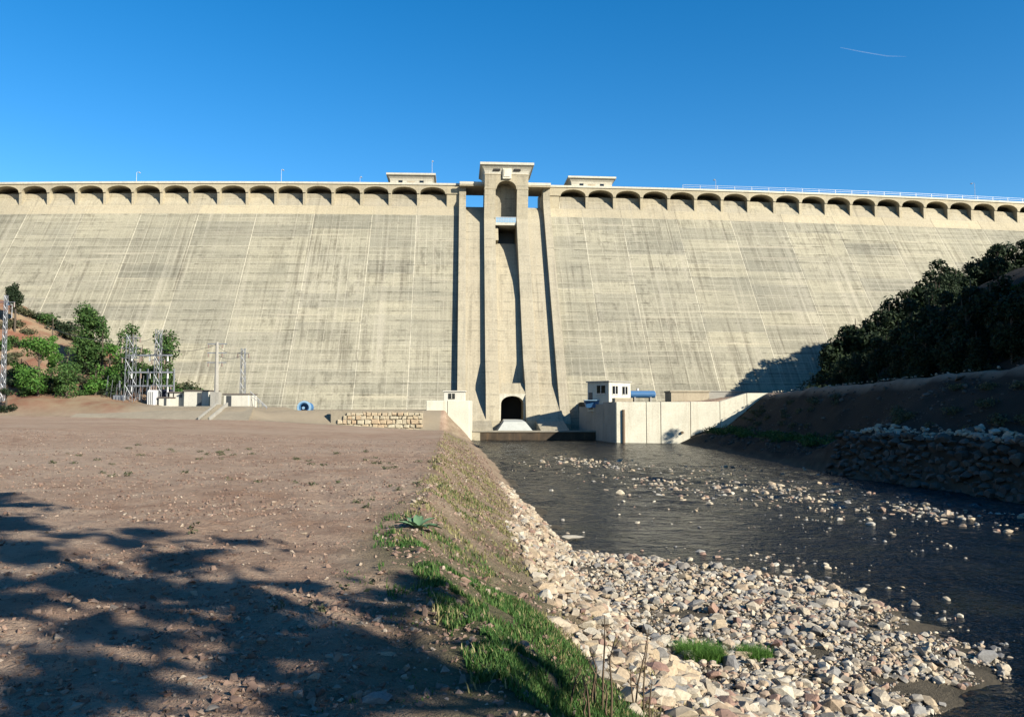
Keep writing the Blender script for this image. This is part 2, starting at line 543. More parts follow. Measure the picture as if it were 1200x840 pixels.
_perm = RNG.random((256, 256))
def vnoise(x, y):
    xi, yi = np.floor(x).astype(int), np.floor(y).astype(int)
    fx, fy = x - xi, y - yi
    fx, fy = fx * fx * (3 - 2 * fx), fy * fy * (3 - 2 * fy)
    g = lambda i, j: _perm[i % 256, j % 256]
    return (g(xi, yi) * (1 - fx) + g(xi + 1, yi) * fx) * (1 - fy) + (g(xi, yi + 1) * (1 - fx) + g(xi + 1, yi + 1) * fx) * fy - 0.5
def fbm(x, y, o=4):
    s, a = 0, 1.0
    for k in range(o):
        s = s + a * vnoise(x * 2 ** k + 17.3 * k, y * 2 ** k + 5.1 * k)
        a *= 0.5
    return s

WATER = -5.3
def x_crest(Y): return np.interp(Y, [-60, -3, 2, 4.6, 7.4, 10.2, 12.6, 23, 42, 83, 118, 140], [34, 11, 3.2, 0.25, -.4, -1.1, -1.5, -2.1, -3.5, -6.9, -9.6, -9.6])
def x_toe(Y): return np.interp(Y, [-60, -3, 4, 8, 12, 17, 25, 30, 35, 49, 73, 118], [40, 15.5, 6.6, 4.9, 3.8, 2.6, 1.4, 1.9, 1.4, 0, -1.5, -5.8])
def x_wl(Y): return np.interp(Y, [-60, -3, 8, 12, 14.3, 16, 17.6, 21.1, 25.2, 27.2, 28.6, 30, 35.5, 49, 73, 118], [44, 17, 6.0, 5.6, 6.6, 9.2, 10.1, 9.9, 9.3, 7.2, 4.8, 2.6, 1.6, .15, -1.4, -5.7])
def x_wr(Y): return np.interp(Y, [-60, 0, 44.6, 51, 60, 93, 118], [50, 33, 28, 27, 25.3, 24, 23.6])
def z_plateau(X, Y):
    d = np.interp(X, [-80, -70, -36, -12, 0], [-.3, -.2, .3, 1.75, 1.75])
    return -1.7 - np.clip(Y, -20, 130) / 115.0 * d
def z_crest_r(Y): return np.interp(Y, [0, 40, 58, 115], [4.0, 3.2, 2.7, 1.65])
def x_hill_r(Y): return np.interp(Y, [60, 112, 120, 145, 200], [40, 40, 44.5, 57, 85])

def terrain(X, Y, detail=True):
    X, Y = np.asarray(X, float), np.asarray(Y, float)
    zp = z_plateau(X, Y)
    # platform at the foot of the dam
    plat = sm(111.5, 116.5, Y) * sm(-33, -38, X)
    zp = zp * (1 - plat) + (-0.25) * plat
    back = sm(115.4, 116.6, Y) * (1 - sm(-33, -38, X))
    zp = zp * (1 - back) + (-0.7) * back
    # left hill
    rampx = np.clip((-X - 50) / 44.0, 0, 8)
    rampx = np.where(rampx < 1, rampx ** .75, rampx)
    hl = rampx * 19 * sm(108, 152, Y)
    hl = hl * (1 + 0.12 * fbm(X / 9.0, Y / 9.0, 3))
    zp = zp + np.minimum(hl, 60)
    xc, xt, wl_, wr = x_crest(Y), x_toe(Y), x_wl(Y), x_wr(Y)
    zt = np.where(Y < 29, np.interp(Y, [0, 8, 12, 17, 25, 29], [-4.6, -4.7, -4.8, -4.85, -4.95, -5.2]), -5.2)
    t = np.clip((X - xc) / (xt - xc), 0, 1)
    tt = t + 0.10 * np.sin(np.pi * t) * (1 - 2 * t)
    z = zp * (1 - tt) + zt * tt
    b1 = np.clip((X - xt) / np.maximum(wl_ - xt, 0.3), 0, 1)
    z = np.where(X > xt, zt + (WATER + 0.02 - zt) * b1, z)
    z = np.where(X > wl_, WATER - 0.55 * sm(0, 3.5, X - wl_), z)
    # right bank
    zc = z_crest_r(Y)
    near = 1 - sm(64, 74, Y)
    s1 = X - wr
    def lerp_pts(s, pts):
        xs, zs = zip(*pts)
        return np.interp(s, xs, zs)
    d1 = np.maximum(36.0 - wr, 5)
    za = lerp_pts(s1, [(-4, -6.0), (0, -5.35), (1.3, -2.4), (1.6, -2.15), (4.2, -1.5)])
    zb = lerp_pts(s1, [(-4, -6.0), (0, -5.35), (2.0, -4.1), (5.5, -3.3), (6.5, -3.1)])
    e1 = 4.2 * near + 6.5 * (1 - near)
    zr = za * near + zb * (1 - near)
    ze = -1.5 * near + -3.1 * (1 - near)
    up = np.clip((s1 - e1) / np.maximum(d1 - e1, 1), 0, 1)
    zr = np.where(s1 > e1, ze + (zc - ze) * up, zr)
    sl = np.interp(Y, [-80, 0, 18, 25, 30, 37, 46, 60, 70, 200], [.4, .45, .45, .5, .8, 1.15, 1.5, 1.5, .62, .6])
    hx = np.maximum(X - x_hill_r(Y), 0)
    hx = np.where(hx > 22, 22 + (hx - 22) * .7, hx)
    hill = sl * hx + 0.9 * fbm(X / 6.0, Y / 6.0, 3) * sm(0, 6, hx)
    free = sm(0, 6, X - (36 + (116 - Y) * 1.19))
    xl = X - 1.19 * (141 - Y)
    ztop = np.interp(xl, [41, 47, 57, 80], [-2, 3, 11, 25])
    cap_b = .742 * (141 - Y) + ztop - 3.5
    cap_a = .742 * (115 - Y) - 9
    cap = np.maximum(np.minimum(cap_a * (1 - free) + 99 * free, cap_b), 0)
    hill = np.minimum(hill, np.minimum(cap, 36))
    zr = zr + hill
    # behind the right wing wall
    xw = np.interp(Y, [116, 133, 150], [14.7, 11.0, 8])
    bk = sm(116.3, 117.0, Y) * sm(xw + 0.8, xw + 1.6, X)
    zr = zr * (1 - bk) + np.where(X > x_hill_r(Y) - 2, np.maximum(zr, .55), .55 + .9 * sm(28, 36, X)) * bk
    mid = np.where((X > wr - 4) & (X > 11.5), np.maximum(z, zr), z)
    mid = np.where(bk > 0, np.maximum(mid, zr), mid)
    mid = np.where(X > wr, zr, mid)
    z = mid
    # concrete apron zone: keep the soil below it
    ap = sm(119, 121, Y) * sm(-9.6, -9.0, X) * (1 - sm(xw + .2, xw + .8, X))
    z = z * (1 - ap) + (-7.0) * ap
    if detail:
        k = np.clip(1 - (Y - 40) / 60.0, 0.3, 1)
        pl = 1 - sm(-0.6, 0.2, X - xc)
        z = z + pl * k * (0.10 * fbm(X / 1.9, Y / 1.9, 3) + 0.075 * fbm(X / 0.42, Y / 0.42, 3)) * (1 - sm(108, 112, Y))
        bnk = sm(-0.3, 0.4, X - xc) * (1 - sm(0.5, 1.5, X - xt))
        z = z + bnk * (0.24 * fbm(X / 1.3, Y / 1.3, 5))
        z = z + (Y > 30) * sm(0, 1, X - wr) * 0.42 * fbm(X / 2.3, Y / 2.3, 5)
        lh = sm(110, 122, Y) * sm(-52, -60, X)
        z = z + lh * 0.9 * fbm(X / 4.0, Y / 4.0, 4)
    return z

def steps(parts):
    out = []
    for a, b, d in parts:
        n = max(1, int(round((b - a) / d)))
        out.extend([a + (b - a) * i / n for i in range(n)])
    out.append(parts[-1][1])
    return np.array(out)

gx = steps([(-3000, -400, 520), (-400, -130, 27), (-130, -50, 1.6), (-50, -16, 1.0), (-16, -5, .25), (-5, 7, .10), (7, 12, .2), (12, 40, .5), (40, 110, 1.6), (110, 300, 19), (300, 3000, 540)])
gy = steps([(-2000, -200, 600), (-200, -20, 12), (-20, 3, 1.0), (3, 20, .10), (20, 45, .25), (45, 105, .9), (105, 160, 1.1), (160, 400, 40), (400, 6000, 800)])
GX, GY = np.meshgrid(gx, gy)
GZ = terrain(GX, GY)
GZ = np.where(GY > 176, np.minimum(GZ, 30), GZ)
nx, ny = len(gx), len(gy)
idx = np.arange(nx * ny).reshape(ny, nx)
gf = np.stack([idx[:-1, :-1], idx[:-1, 1:], idx[1:, 1:], idx[1:, :-1]], -1).reshape(-1, 4)
ground = np_obj('ground', np.stack([GX, GY, GZ], -1).reshape(-1, 3), gf, M['ground'], smooth=True)
tag(ground, kind='structure')
zone = np.zeros((ny, nx, 4), np.float32)
zone2 = np.zeros((ny, nx, 4), np.float32)
xc_, xt_, wl2, wr2 = x_crest(GY), x_toe(GY), x_wl(GY), x_wr(GY)
zone[..., 0] = sm(-0.2, 0.6, GX - xc_) * (1 - sm(0.5, 1.0, GX - wl2))
tb = (GX - xc_) / (xt_ - xc_)
zone[..., 1] = sm(-0.25, 0.0, tb) * (1 - sm(0.35, 0.6, tb)) * np.interp(GY, [3, 13, 16, 30, 60], [1, .9, .55, .3, .2])
zone[..., 2] = sm(-0.1, 0.4, GX - xt_) * (GX < wr2 + 1)
hillL = sm(110, 116, GY) * sm(-50, -56, GX)
zone[..., 1] = np.maximum(zone[..., 1], hillL * .85)
zone2[..., 0] = hillL
zone2[..., 1] = sm(0, 1.0, GX - wr2) * (1 - sm(35.2, 35.8, GX) * (1 - sm(38.5, 39.5, GX)))  # mask for the shade painted on the right bank, path left clear
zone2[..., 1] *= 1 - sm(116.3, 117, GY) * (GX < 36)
zone2[..., 2] = sm(110.5, 113, GY) * (1 - hillL) * (GX < -10)
zone[..., 3] = zone2[..., 3] = 1
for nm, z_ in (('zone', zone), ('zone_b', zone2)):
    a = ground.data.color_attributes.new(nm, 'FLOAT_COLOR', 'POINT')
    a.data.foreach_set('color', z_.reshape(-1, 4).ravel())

def ground_z(x, y):
    return float(terrain(np.array([x]), np.array([y]))[0])

# river
wys = steps([(-60, 8, 6), (8, 30, .10), (30, 60, .2), (60, 126.4, .5)])
NWX = 190
wx0 = np.where(wys < 118, x_toe(wys) - 0.6, -12.0)
wx1 = np.where(wys < 115.5, x_wr(wys) + 0.8, 15.5)
WX = wx0[:, None] + (wx1 - wx0)[:, None] * np.linspace(0, 1, NWX)[None]
WY = np.repeat(wys[:, None], NWX, 1)
amp = 0.55 + 0.9 * np.exp(-((WY - np.interp(WX, [0, 5, 12, 26], [75, 72, 58, 46])) / 16.0) ** 2) + .5 * fbm(WX / 6, WY / 9, 2)
wz = (0.10 + .06 * np.clip((WY - 25) / 40, 0, 1)) * fbm(WX / 1.5 + .4 * WY, WY / 1.0, 3) + 0.030 * fbm(WX / .42 + 30, WY / .36, 2)
WZ = WATER + np.clip(amp, .3, 2) * wz * np.clip((WY - 6) / 4, 0, 1)
wi = np.arange(WX.size).reshape(WX.shape)
wf = np.stack([wi[:-1, :-1], wi[:-1, 1:], wi[1:, 1:], wi[1:, :-1]], -1).reshape(-1, 4)
river = np_obj('river_water', np.stack([WX, WY, WZ], -1).reshape(-1, 3), wf, M['water'], smooth=True)
tag(river, kind='structure')

# ------------------------------------------------------------------ dam
DA = R(3.9)
E_U = Vector((math.cos(DA), math.sin(DA), 0))
E_V = Vector((-math.sin(DA), math.cos(DA), 0))
K = 0.0005
def T(u, v, z):
    w = v + K * u * u
    return (u * E_U.x + w * E_V.x, 170 + u * E_U.y + w * E_V.y, z)
def Tc(u, v, z):
    du = -0.8 * (46 - z) / 48.0
    return T(u + du, v, z)
ZS = 41.4
def vface(z): return 0.75 * (z - ZS)
Z_TOP, Z_APEX, Z_SPRING = 46.2, 45.5, 44.1
PITCH = 5.9

dam = thing('dam', 'long weathered concrete gravity dam with a row of arches under its crest', 'dam', T(0, 0, -6))

def ucut(a, b, d=11.8):
    n = max(1, int(math.ceil((b - a) / d)))
    return [a + (b - a) * i / n for i in range(n + 1)]

LU = [-10.6, -19.8, -28.9] + [-28.9 - 11.8 * k for k in range(1, 11)]
RU = [6.3, 14.7, 23.0] + [23.0 + 11.8 * k for k in range(1, 11)]
def body(us):
    mb = MB()
    prof = [(vface(-8), -8), (vface(ZS), ZS), (1.45, ZS + 1.45 / .75), (1.45, 44.22), (4.4, 44.24), (4.4, Z_TOP - .35), (9.0, Z_TOP - .35), (9.0, -8)]
    rings = [[(u, v, z) for v, z in prof] for u in us]
    n = len(prof)
    vs = [p for r in rings for p in r]
    fs = []
    for i in range(len(us) - 1):
        for k in range(n):
            k2 = (k + 1) % n
            fs.append((i * n + k, (i + 1) * n + k, (i + 1) * n + k2, i * n + k2))
    fs += [tuple(range(n)), tuple(range(len(vs) - 1, len(vs) - n - 1, -1))]
    mb.add([T(*p) for p in vs], fs, [(p[0], p[2]) for p in vs])
    return mb
obj('dam_body', body(LU[::-1]), M['joint'], dam)
obj('dam_body', body(RU), M['joint'], dam)

def slab_on_face(mb, u0, u1, z0, z1, d=0.10, bev=0.02, zoff=0.0):
    """a slab standing proud of the sloping face"""
    o = []
    for dd, b in ((-0.02, 0.0), (d - bev, 0.0), (d, bev)):
        for (u, z) in ((u0 + b, z0 + b), (u1 - b, z0 + b), (u1 - b, z1 - b), (u0 + b, z1 - b)):
            o.append((u, vface(z) - dd, z))
    fs = [(8, 9, 10, 11)]
    for r in (0, 4):
        for k in range(4):
            k2 = (k + 1) % 4
            fs.append((r + k, r + k2, r + 4 + k2, r + 4 + k))
    mb.add([T(*p) for p in o], fs, [(p[0], p[2]) for p in o])

LU = [-10.7, -19.8, -28.9] + [-28.9 - 11.8 * k for k in range(1, 9)]
RU = [6.4, 14.7, 23.0] + [23.0 + 11.8 * k for k in range(1, 9)]
cols = [(LU[k + 1], LU[k]) for k in range(len(LU) - 1)] + [(RU[k], RU[k + 1]) for k in range(len(RU) - 1)]
npan = 0
ROW = 2.93
for ci, (ua, ub) in enumerate(cols):
    off = [0.0, 0.9, -0.6, 0.35, 1.1, -0.3][ci % 6]
    zt = 39.2
    z_hi = zt
    r = 0
    while z_hi > -4.5:
        z_lo = zt - ROW * (r + 1) + off if r < 14 else -5.5
        if r > 0 and random.random() < 0.18:
            z_lo += random.uniform(-.5, .5)
        um = (ua + ub) / 2
        hidden = True
        for uu in (ua, um, ub):
            w = T(uu, vface(z_hi) - .3, z_hi)
            wx, wy = project(*w)
            if w[2] > ground_z(w[0], w[1]) - .2:
                if -60 < wx < 1260 and wy < 520:
                    hidden = False
        g = 0.05
        if not hidden and npan < 300:
            mb = MB()
            slab_on_face(mb, ua + g * 1.5, ub - g * 1.5, z_lo + g * .6, z_hi - g * .6, 0.035 + random.uniform(-.012, .012))
            obj('face_panel', mb, M['panel'], dam)
            npan += 1
        z_hi = z_lo
        r += 1
print('face panels', npan)
# smooth concrete band below the arches, one slab per side of each joint
for ci, (ua, ub) in enumerate(cols):
    mb = MB()
    slab_on_face(mb, ua + .02, ub - .02, 39.25, ZS + 0.02, 0.05, 0.03)
    obj('crest_band', mb, M['smooth'], dam)

# arches under the crest
def arch_block(mb, uc, half_p, half_w, zs, rise, ztop, v0, v1, fn, n=14):
    cur = []
    for i in range(n + 1):
        t = math.pi - math.pi * i / n
        cur.append((uc + half_w * math.cos(t), zs + rise * math.sin(t) ** 0.9))
    xs = [(uc - half_p, zs)] + cur + [(uc + half_p, zs)]
    vs, fs = [], []
    for (u, z) in xs:
        vs += [(u, v0, z), (u, v0, ztop), (u, v1, z), (u, v1, ztop)]
    for i in range(len(xs) - 1):
        a, b = i * 4, (i + 1) * 4
        fs += [(a, b, b + 1, a + 1), (a, a + 2, b + 2, b), (a + 1, b + 1, b + 3, a + 3), (a + 2, a + 3, b + 3, b + 2)]
    e = (len(xs) - 1) * 4
    fs += [(0, 1, 3, 2), (e, e + 2, e + 3, e + 1)]
    mb.add([fn(*p) for p in vs], fs, [(p[0], p[2]) for p in vs])

def px_to_u(px, v=0.0):
    u = 0.0
    for _ in range(30):
        p = T(u, v, 45)
        u += ((px - 600) / F * (p[1] * math.cos(TILT) + 45 * math.sin(TILT)) - p[0]) * 0.9
    return u
arch_l = [px_to_u(507) - PITCH * k for k in range(19)]
arch_r = [px_to_u(671.5) + PITCH * k for k in range(21)]
for side, lst in ((-1, arch_l), (1, arch_r)):
    for i, uc in enumerate(lst):
        mb = MB()
        arch_block(mb, uc, PITCH / 2 - .004, PITCH / 2 - .28, Z_SPRING, Z_APEX - Z_SPRING, Z_TOP - .3, -.22, 4.5, T)
        obj('arch', mb, M['smooth'], dam)
        mb = MB()
        mb.profile([(-.05, ZS), (1.39, 43.33), (1.39, 44.26), (1.6, 44.26), (1.6, 43.3), (.2, ZS)], uc - PITCH / 2 + .29, uc + PITCH / 2 - .29, T)
        obj('niche_wall', mb, M['chute'], dam)
        mb = MB()
        up = uc + side * PITCH / 2
        mb.box(up - .28, up + .28, 0.0, 1.6, ZS - .8, Z_SPRING - .003, T)
        mb.box(up - .28, up + .28, 1.602, 4.45, 44.0, Z_SPRING - .003, T)
        obj('pier', mb, M['smooth'], dam)
    # end block between the last arch and the spillway
    a = lst[0] - side * (PITCH / 2)
    b = -10.7 if side < 0 else 6.4
    lo, hi = min(a, b), max(a, b)
    mb = MB()
    mb.box(lo, hi, -.22, 1.6, Z_SPRING, Z_TOP - .3, T)
    obj('crest_fascia', mb, M['smooth'], dam)
    mb = MB()
    mb.box(lo - (.28 if side > 0 else 0), hi + (.28 if side < 0 else 0), 0.0, 1.6, ZS - .8, Z_SPRING - .003, T)
    obj('end_pier', mb, M['smooth'], dam)
    far = lst[-1] + side * PITCH / 2
    us = ucut(min(far, b), max(far, b), PITCH)
    for k in range(0, len(us) - 1, 2):
        mb = MB()
        mb.box(us[k] + .01, us[min(k + 2, len(us) - 1)] - .01, -.42, .1, Z_TOP - .297, Z_TOP + .12, T)
        obj('coping', mb, M['cornice'], dam)

# spillway bays, training walls, bridges
def bay_profile():
    pts = [(9, 38), (4.5, 40.6), (2.6, 41.5), (1.0, 41.7), (0.2, 41.4), (-.7, 40.6)]
    for z in (38, 30, 20, 10, 3.6):
        pts.append((vface(z) - .3, z))
    pts += [(-34.9, -2.5), (-43.6, -4.05), (-43.6, -7.5), (9, -7.5)]
    return pts
for (a, b) in ((-10.4, -5.0), (2.4, 6.9)):
    mb = MB()
    mb.profile(bay_profile(), a, b, Tc)
    obj('spillway_bay', mb, M['chute'], dam)
def wall_prof():
    pts = [(6, Z_TOP - .6), (-.6, Z_TOP - .6), (-.6, 43.0)]
    for z in (40, 30, 20, 10, 0):
        pts.append((vface(z) - 1.6, z))
    pts += [(vface(-3) - 1.6, -3), (vface(-3) - 1.6, -7.5), (6, -7.5)]
    return pts
mb = MB()
mb.profile(wall_prof(), lambda z: -11.05 + (46 - z) / 48 * .45, lambda z: -9.65 + (46 - z) / 48 * .45, Tc)
obj('training_wall', mb, M['chute'], dam)
mb = MB()
mb.profile(wall_prof(), 6.55, lambda z: 7.95 + (46 - z) / 48 * .25, Tc)
obj('training_wall', mb, M['chute'], dam)
for (a, b) in ((-11.0, -4.6), (2.0, 8.0)):
    mb = MB()
    mb.box(a, b, -1.9, 6.0, Z_TOP - .75, Z_TOP - .45, T)
    br = obj('bridge_deck', mb, M['smooth'], dam)
    mb = MB()
    mb.bbox(a, b, -2.0, -1.7, Z_TOP - .452, Z_TOP + .1, .03, T)
    obj('bridge_parapet', mb, M['cornice'], br)

# ------------------------------------------------------------------ gate tower in the middle of the dam
tower = thing('gate_tower', 'tall concrete gate tower with flared top and arched niche in the middle of the dam', 'tower', T(-1.4, -4, -6))
VT = -4.1
def vt(z): return VT if z > 38.1 else vface(z) - 1.6
def pillar_prof():
    pts = [(5, 47.4), (VT, 47.4), (VT, 38.1)]
    for z in (30, 20, 10, 8):
        pts.append((vt(z), z))
    pts += [(-31.3, 3.8), (-32.9, 1.2), (-34.4, -1.6), (-34.8, -2.5), (-34.8, -7.5), (5, -7.5)]
    return pts
mb = MB(); mb.profile(pillar_prof(), -5.85, -3.6, Tc); obj('pillar', mb, M['chute'], tower)
mb = MB(); mb.profile(pillar_prof(), .8, 3.1, Tc); obj('pillar', mb, M['chute'], tower)
# niche back wall, gate opening and chute between the pillars
def rec(z): return float(np.interp(z, [3, 8, 20, 24, 27, 29.5, 31.5, 33.2], [2.0, 1.6, 1.35, 1.8, 2.6, 3.3, 3.9, 4.9]))
prof = [(4.9, 45.9), (VT + 3.0, 45.9), (VT + 3.0, 36.7), (4.9, 36.7)]
mb = MB(); mb.profile(prof, -3.59, .79, Tc); obj('niche_back', mb, M['chute'], tower)
pts = [(4.8, 33.2), (vt(33.2) + rec(33.2), 33.2)]
for z in (32.3, 31.5, 30.7, 30, 29, 27.6, 26, 24, 20, 14, 8, 5, 2.4):
    pts.append((vt(z) + rec(z), z))
pts += [(-25.5, 2.3), (-25.5, -7.4), (4.8, -7.4)]
mb = MB(); mb.profile(pts, -3.59, .79, Tc); obj('chute', mb, M['chute'], tower)
mb = MB(); mb.profile([(3.6, 36.68), (2.6, 36.68), (2.6, 33.21), (3.6, 33.21)], -3.58, .78, Tc); obj('gate', mb, M['steel_dark'], tower)
mb = MB(); mb.profile([(-6.2, 33.25), (-3.2, 36.69), (2.5, 36.69), (2.5, 33.25)], -3.585, -2.95, Tc); obj('gate_jamb', mb, M['chute'], tower)
mb = MB(); arch_block(mb, -1.4, 2.19, 2.05, 44.3, 1.75, 47.39, VT, VT + 3.1, Tc, 18); obj('niche_arch', mb, M['smooth'], tower)
# balcony
mb = MB(); mb.bbox(-3.58, .78, VT - .35, VT + 2.98, 36.72, 37.25, .05, Tc); bal = obj('balcony', mb, M['cornice'], tower)
mb = MB()
for k in range(9):
    u = -3.45 + 4.1 * k / 8
    mb.box(u - .03, u + .03, VT - .25, VT - .19, 37.24, 38.35, Tc)
mb.box(-3.5, .7, VT - .27, VT - .17, 38.3, 38.42, Tc)
mb.box(-3.5, .7, VT - .25, VT - .19, 37.75, 37.83, Tc)
obj('railing', mb, M['rail'], bal)
mb = MB(); mb.box(-3.45, .65, VT - .23, VT - .21, 37.3, 38.28, Tc); obj('glass_panel', mb, M['blue_pale'], bal)
# head with flared cornice
def head(parent, name, fn, u0, u1, v0, v1, zs, material):
    """zs: list of (z, flare)"""
    mb = MB()
    rg = [[(u0 - e, v0 - e, z), (u1 + e, v0 - e, z), (u1 + e, v1 + e, z), (u0 - e, v1 + e, z)] for z, e in zs]
    mb.rings(rg, True, fn)
    return obj(name, mb, material, parent)
fl = [(47.402, 0), (47.65, .03), (48.05, .14), (48.45, .36), (48.8, .66), (49.05, .98), (49.06, 1.05), (49.55, 1.05)]
hd = head(tower, 'tower_head', Tc, -5.85, 3.1, VT, 5, fl, M['cornice'])
mb = MB(); mb.box(-5.95, 3.2, VT - .1, VT + .05, 47.25, 47.4, Tc); obj('string_course', mb, M['smooth'], tower)
for (a, b) in ((-4.15, -2.75), (.05, 1.45)):
    mb = MB(); mb.box(a, b, VT - .35, VT + .02, 48.0, 48.4, Tc); sl_ = obj('slit_window', mb, M['dark'], tower)
mb = MB()
mb.bbox(-2.25, -.45, VT - .42, VT + .1, 46.35, 48.5, .06, Tc)
mb.bbox(-2.0, -.7, VT - .55, VT - .40, 46.7, 48.3, .05, Tc)
obj('emblem_panel', mb, M['white_conc'], tower)
mb = MB(); mb.box(-5.95, -3.61, VT - .07, VT + .05, 44.25, 44.4, Tc); obj('string_course', mb, M['smooth'], tower)
mb = MB(); mb.box(.81, 3.2, VT - .07, VT + .05, 44.25, 44.4, Tc); obj('string_course', mb, M['smooth'], tower)
mb = MB(); mb.box(-5.95, -3.61, VT - .07, VT + .05, 36.8, 37.0, Tc); obj('string_course', mb, M['smooth'], tower)
mb = MB(); mb.box(.81, 3.2, VT - .07, VT + .05, 36.8, 37.0, Tc); obj('string_course', mb, M['smooth'], tower)
# outlet portal at its foot
mb = MB()
vp = -32.3
arch_block(mb, -1.4, 2.3, 1.9, .2, 1.4, 2.0, vp, vp + 5.5, Tc, 16)
for s in (-1, 1):
    mb.box(-1.4 + s * 2.3 - (.4 if s > 0 else 0), -1.4 + s * 2.3 + (.4 if s < 0 else 0), vp, vp + 5.5, -4.3, .197, Tc)
mb.profile([(vp + .05, 2.003), (vp + .2, 2.3), (vp + 2.2, 3.8), (vp + 4.5, 2.003)], -3.7, .9, Tc)
sur = MB(); arch_block(sur, -1.4, 2.28, 1.9, .2, 1.4, 1.95, vp - .14, vp - .002, Tc, 16)
for s in (-1, 1):
    sur.box(-1.4 + s * 2.28 - (.38 if s > 0 else 0), -1.4 + s * 2.28 + (.38 if s < 0 else 0), vp - .14, vp - .002, -2.6, .197, Tc)
po = obj('outlet_portal', mb, M['chute'], tower)
mb = MB(); mb.box(-3.25, .45, vp + 4.9, vp + 5.1, -4.0, 2.2, Tc); obj('tunnel_dark_plate', mb, M['dark'], po)  # near-black plate stands in for the darkness inside the tunnel
obj('arch_surround', sur, M['cornice'], po)

# splash block, weir and apron
mb = MB()
pz = [(-32.6, -2.3), (-38.5, -2.6), (-40.5, -4.2), (-32.6, -4.2)]
wdt = lambda z: 1.55 + (-2.35 - z) * .75
mb.profile(pz, lambda z: -1.4 - wdt(z), lambda z: -1.4 + wdt(z), Tc)
tag(obj('splash_block', mb, M['slab_white'], origin=Tc(-1.4, -37, -4.2)), 'pale concrete splash block in front of the dark outlet arch', 'concrete block')
weir = thing('weir', 'low brown stained weir across the river at the foot of the dam', 'weir', (3, 126, -6))
mb = MB(); mb.bbox(-6.6, 13.0, 126.0, 127.3, -6.6, -4.06, .06); obj('weir_wall', mb, M['weir'], weir)
mb = MB(); mb.bbox(-6.65, 12.9, 125.85, 127.4, -4.058, -3.86, .05); obj('weir_crest', mb, M['weir_top'], weir)
mb = MB(); mb.box(-8.4, 12.6, 127.42, 137.0, -7, -4.12); tag(obj('stilling_floor', mb, M['ramp']), kind='structure')

# ------------------------------------------------------------------ crest pavilions, lamps, railing
def pavilion(px0, px1, label):
    u0, u1 = px_to_u(px0), px_to_u(px1)
    uc = (u0 + u1) / 2
    root = thing('crest_pavilion', label, 'building', T(uc, 3, Z_TOP - .35), 'small pavilions on the dam crest')
    w = 4.35
    fl = [(Z_TOP - .35, 0), (Z_TOP + .7, 0), (Z_TOP + 1.2, .12), (Z_TOP + 1.6, .4), (Z_TOP + 1.85, .72), (Z_TOP + 1.86, .8), (Z_TOP + 2.25, .8)]
    head(root, 'walls', T, uc - w, uc + w, .6, 6.5, fl, M['cornice'])
    for s in (-1, 1):
        mb = MB(); mb.box(uc + s * 2.2 - .42, uc + s * 2.2 + .42, .56, .66, Z_TOP + .1, Z_TOP + .85, T)
        fr = obj('window', mb, M['glass'], root)
        mb = MB(); mb.box(uc + s * 2.2 - .5, uc + s * 2.2 + .5, .5, .6, Z_TOP + .0, Z_TOP + .097, T); obj('sill', mb, M['cornice'], fr)
    mb = MB(); mb.box(uc - .8, uc + .8, .57, .65, Z_TOP - .3, Z_TOP + .75, T); obj('door', mb, M['beige_render'], root)
pavilion(457.5, 505.5, 'flared roof pavilion on the dam crest to the left of the gate tower')
pavilion(671.5, 716.5, 'flared roof pavilion on the dam crest to the right of the gate tower')

lamp_rows = ((157, 2.8, 'thin lamp post on the dam crest, farthest left of them all'), (328, 3.4, 'thin lamp post on the crest midway along the left wing'), (421, 2.0, 'short thin lamp post on the crest left of the left pavilion'),
             (506, 5.6, 'tall thin lamp post behind the left pavilion on the crest'), (841, 3.0, 'thin lamp post on the crest right of the right pavilion'), (1147, 4.6, 'thin lamp post on the crest near the right edge'))
def street_lamp(u, h, label):
    b = T(u, 1.2, Z_TOP - .34)
    root = thing('street_lamp', label, 'lamp post', b, 'lamp posts along the dam crest')
    x, y, z = b
    mb = MB(); mb.tube([(x, y, z), (x, y, z + h)], [.055, .035], 6); obj('pole', mb, M['rail'], root)
    mb = MB(); mb.tube([(x, y, z + h - .02), (x, y + .5, z + h + .25), (x, y + 1.1, z + h + .3)], .03, 5); obj('arm', mb, M['rail'], root)
    mb = MB(); mb.bbox(x - .14, x + .14, y + 1.0, y + 1.6, z + h + .22, z + h + .38, .03); obj('lamp_head', mb, M['rail'], root)
for px, h, lb in lamp_rows:
    street_lamp(px_to_u(px), h, lb)

def crest_rail(ua, ub, label):
    root = thing('guard_rail', label, 'railing', T((ua + ub) / 2, -.2, Z_TOP + .12), 'guard rails along the crest')
    us = ucut(ua, ub, 4.0)
    for u in us:
        mb = MB(); mb.box(u - .04, u + .04, -.24, -.14, Z_TOP + .118, Z_TOP + .95, T); obj('post', mb, M['rail'], root)
    for z in (Z_TOP + .5, Z_TOP + .88):
        mb = MB()
        for a, b in zip(us[:-1], us[1:]):
            mb.box(a, b, -.29, -.245, z, z + .045, T)
        obj('rail', mb, M['rail'], root)
crest_rail(px_to_u(800), px_to_u(1215), 'pale metal guard rail along the crest of the right wing')

# faint contrail high above
cp = [at(985, 56, 9000), at(1010, 61, 9000), at(1040, 66, 9000), at(1062, 66.5, 9000)]
mb = MB(); mb.tube(cp, [2.5, 5, 4, 1], 6)
m_ct, n_, l_, p_ = mat('contrail_vapour')
p_.inputs['Base Color'].default_value = (0.9, 0.92, 0.95, 1)
p_.inputs['Alpha'].default_value = 0.05
p_.inputs['Roughness'].default_value = 1.0
tag(obj('contrail', mb, m_ct, origin=cp[0]), 'short faint white contrail high in the sky at right', 'contrail')

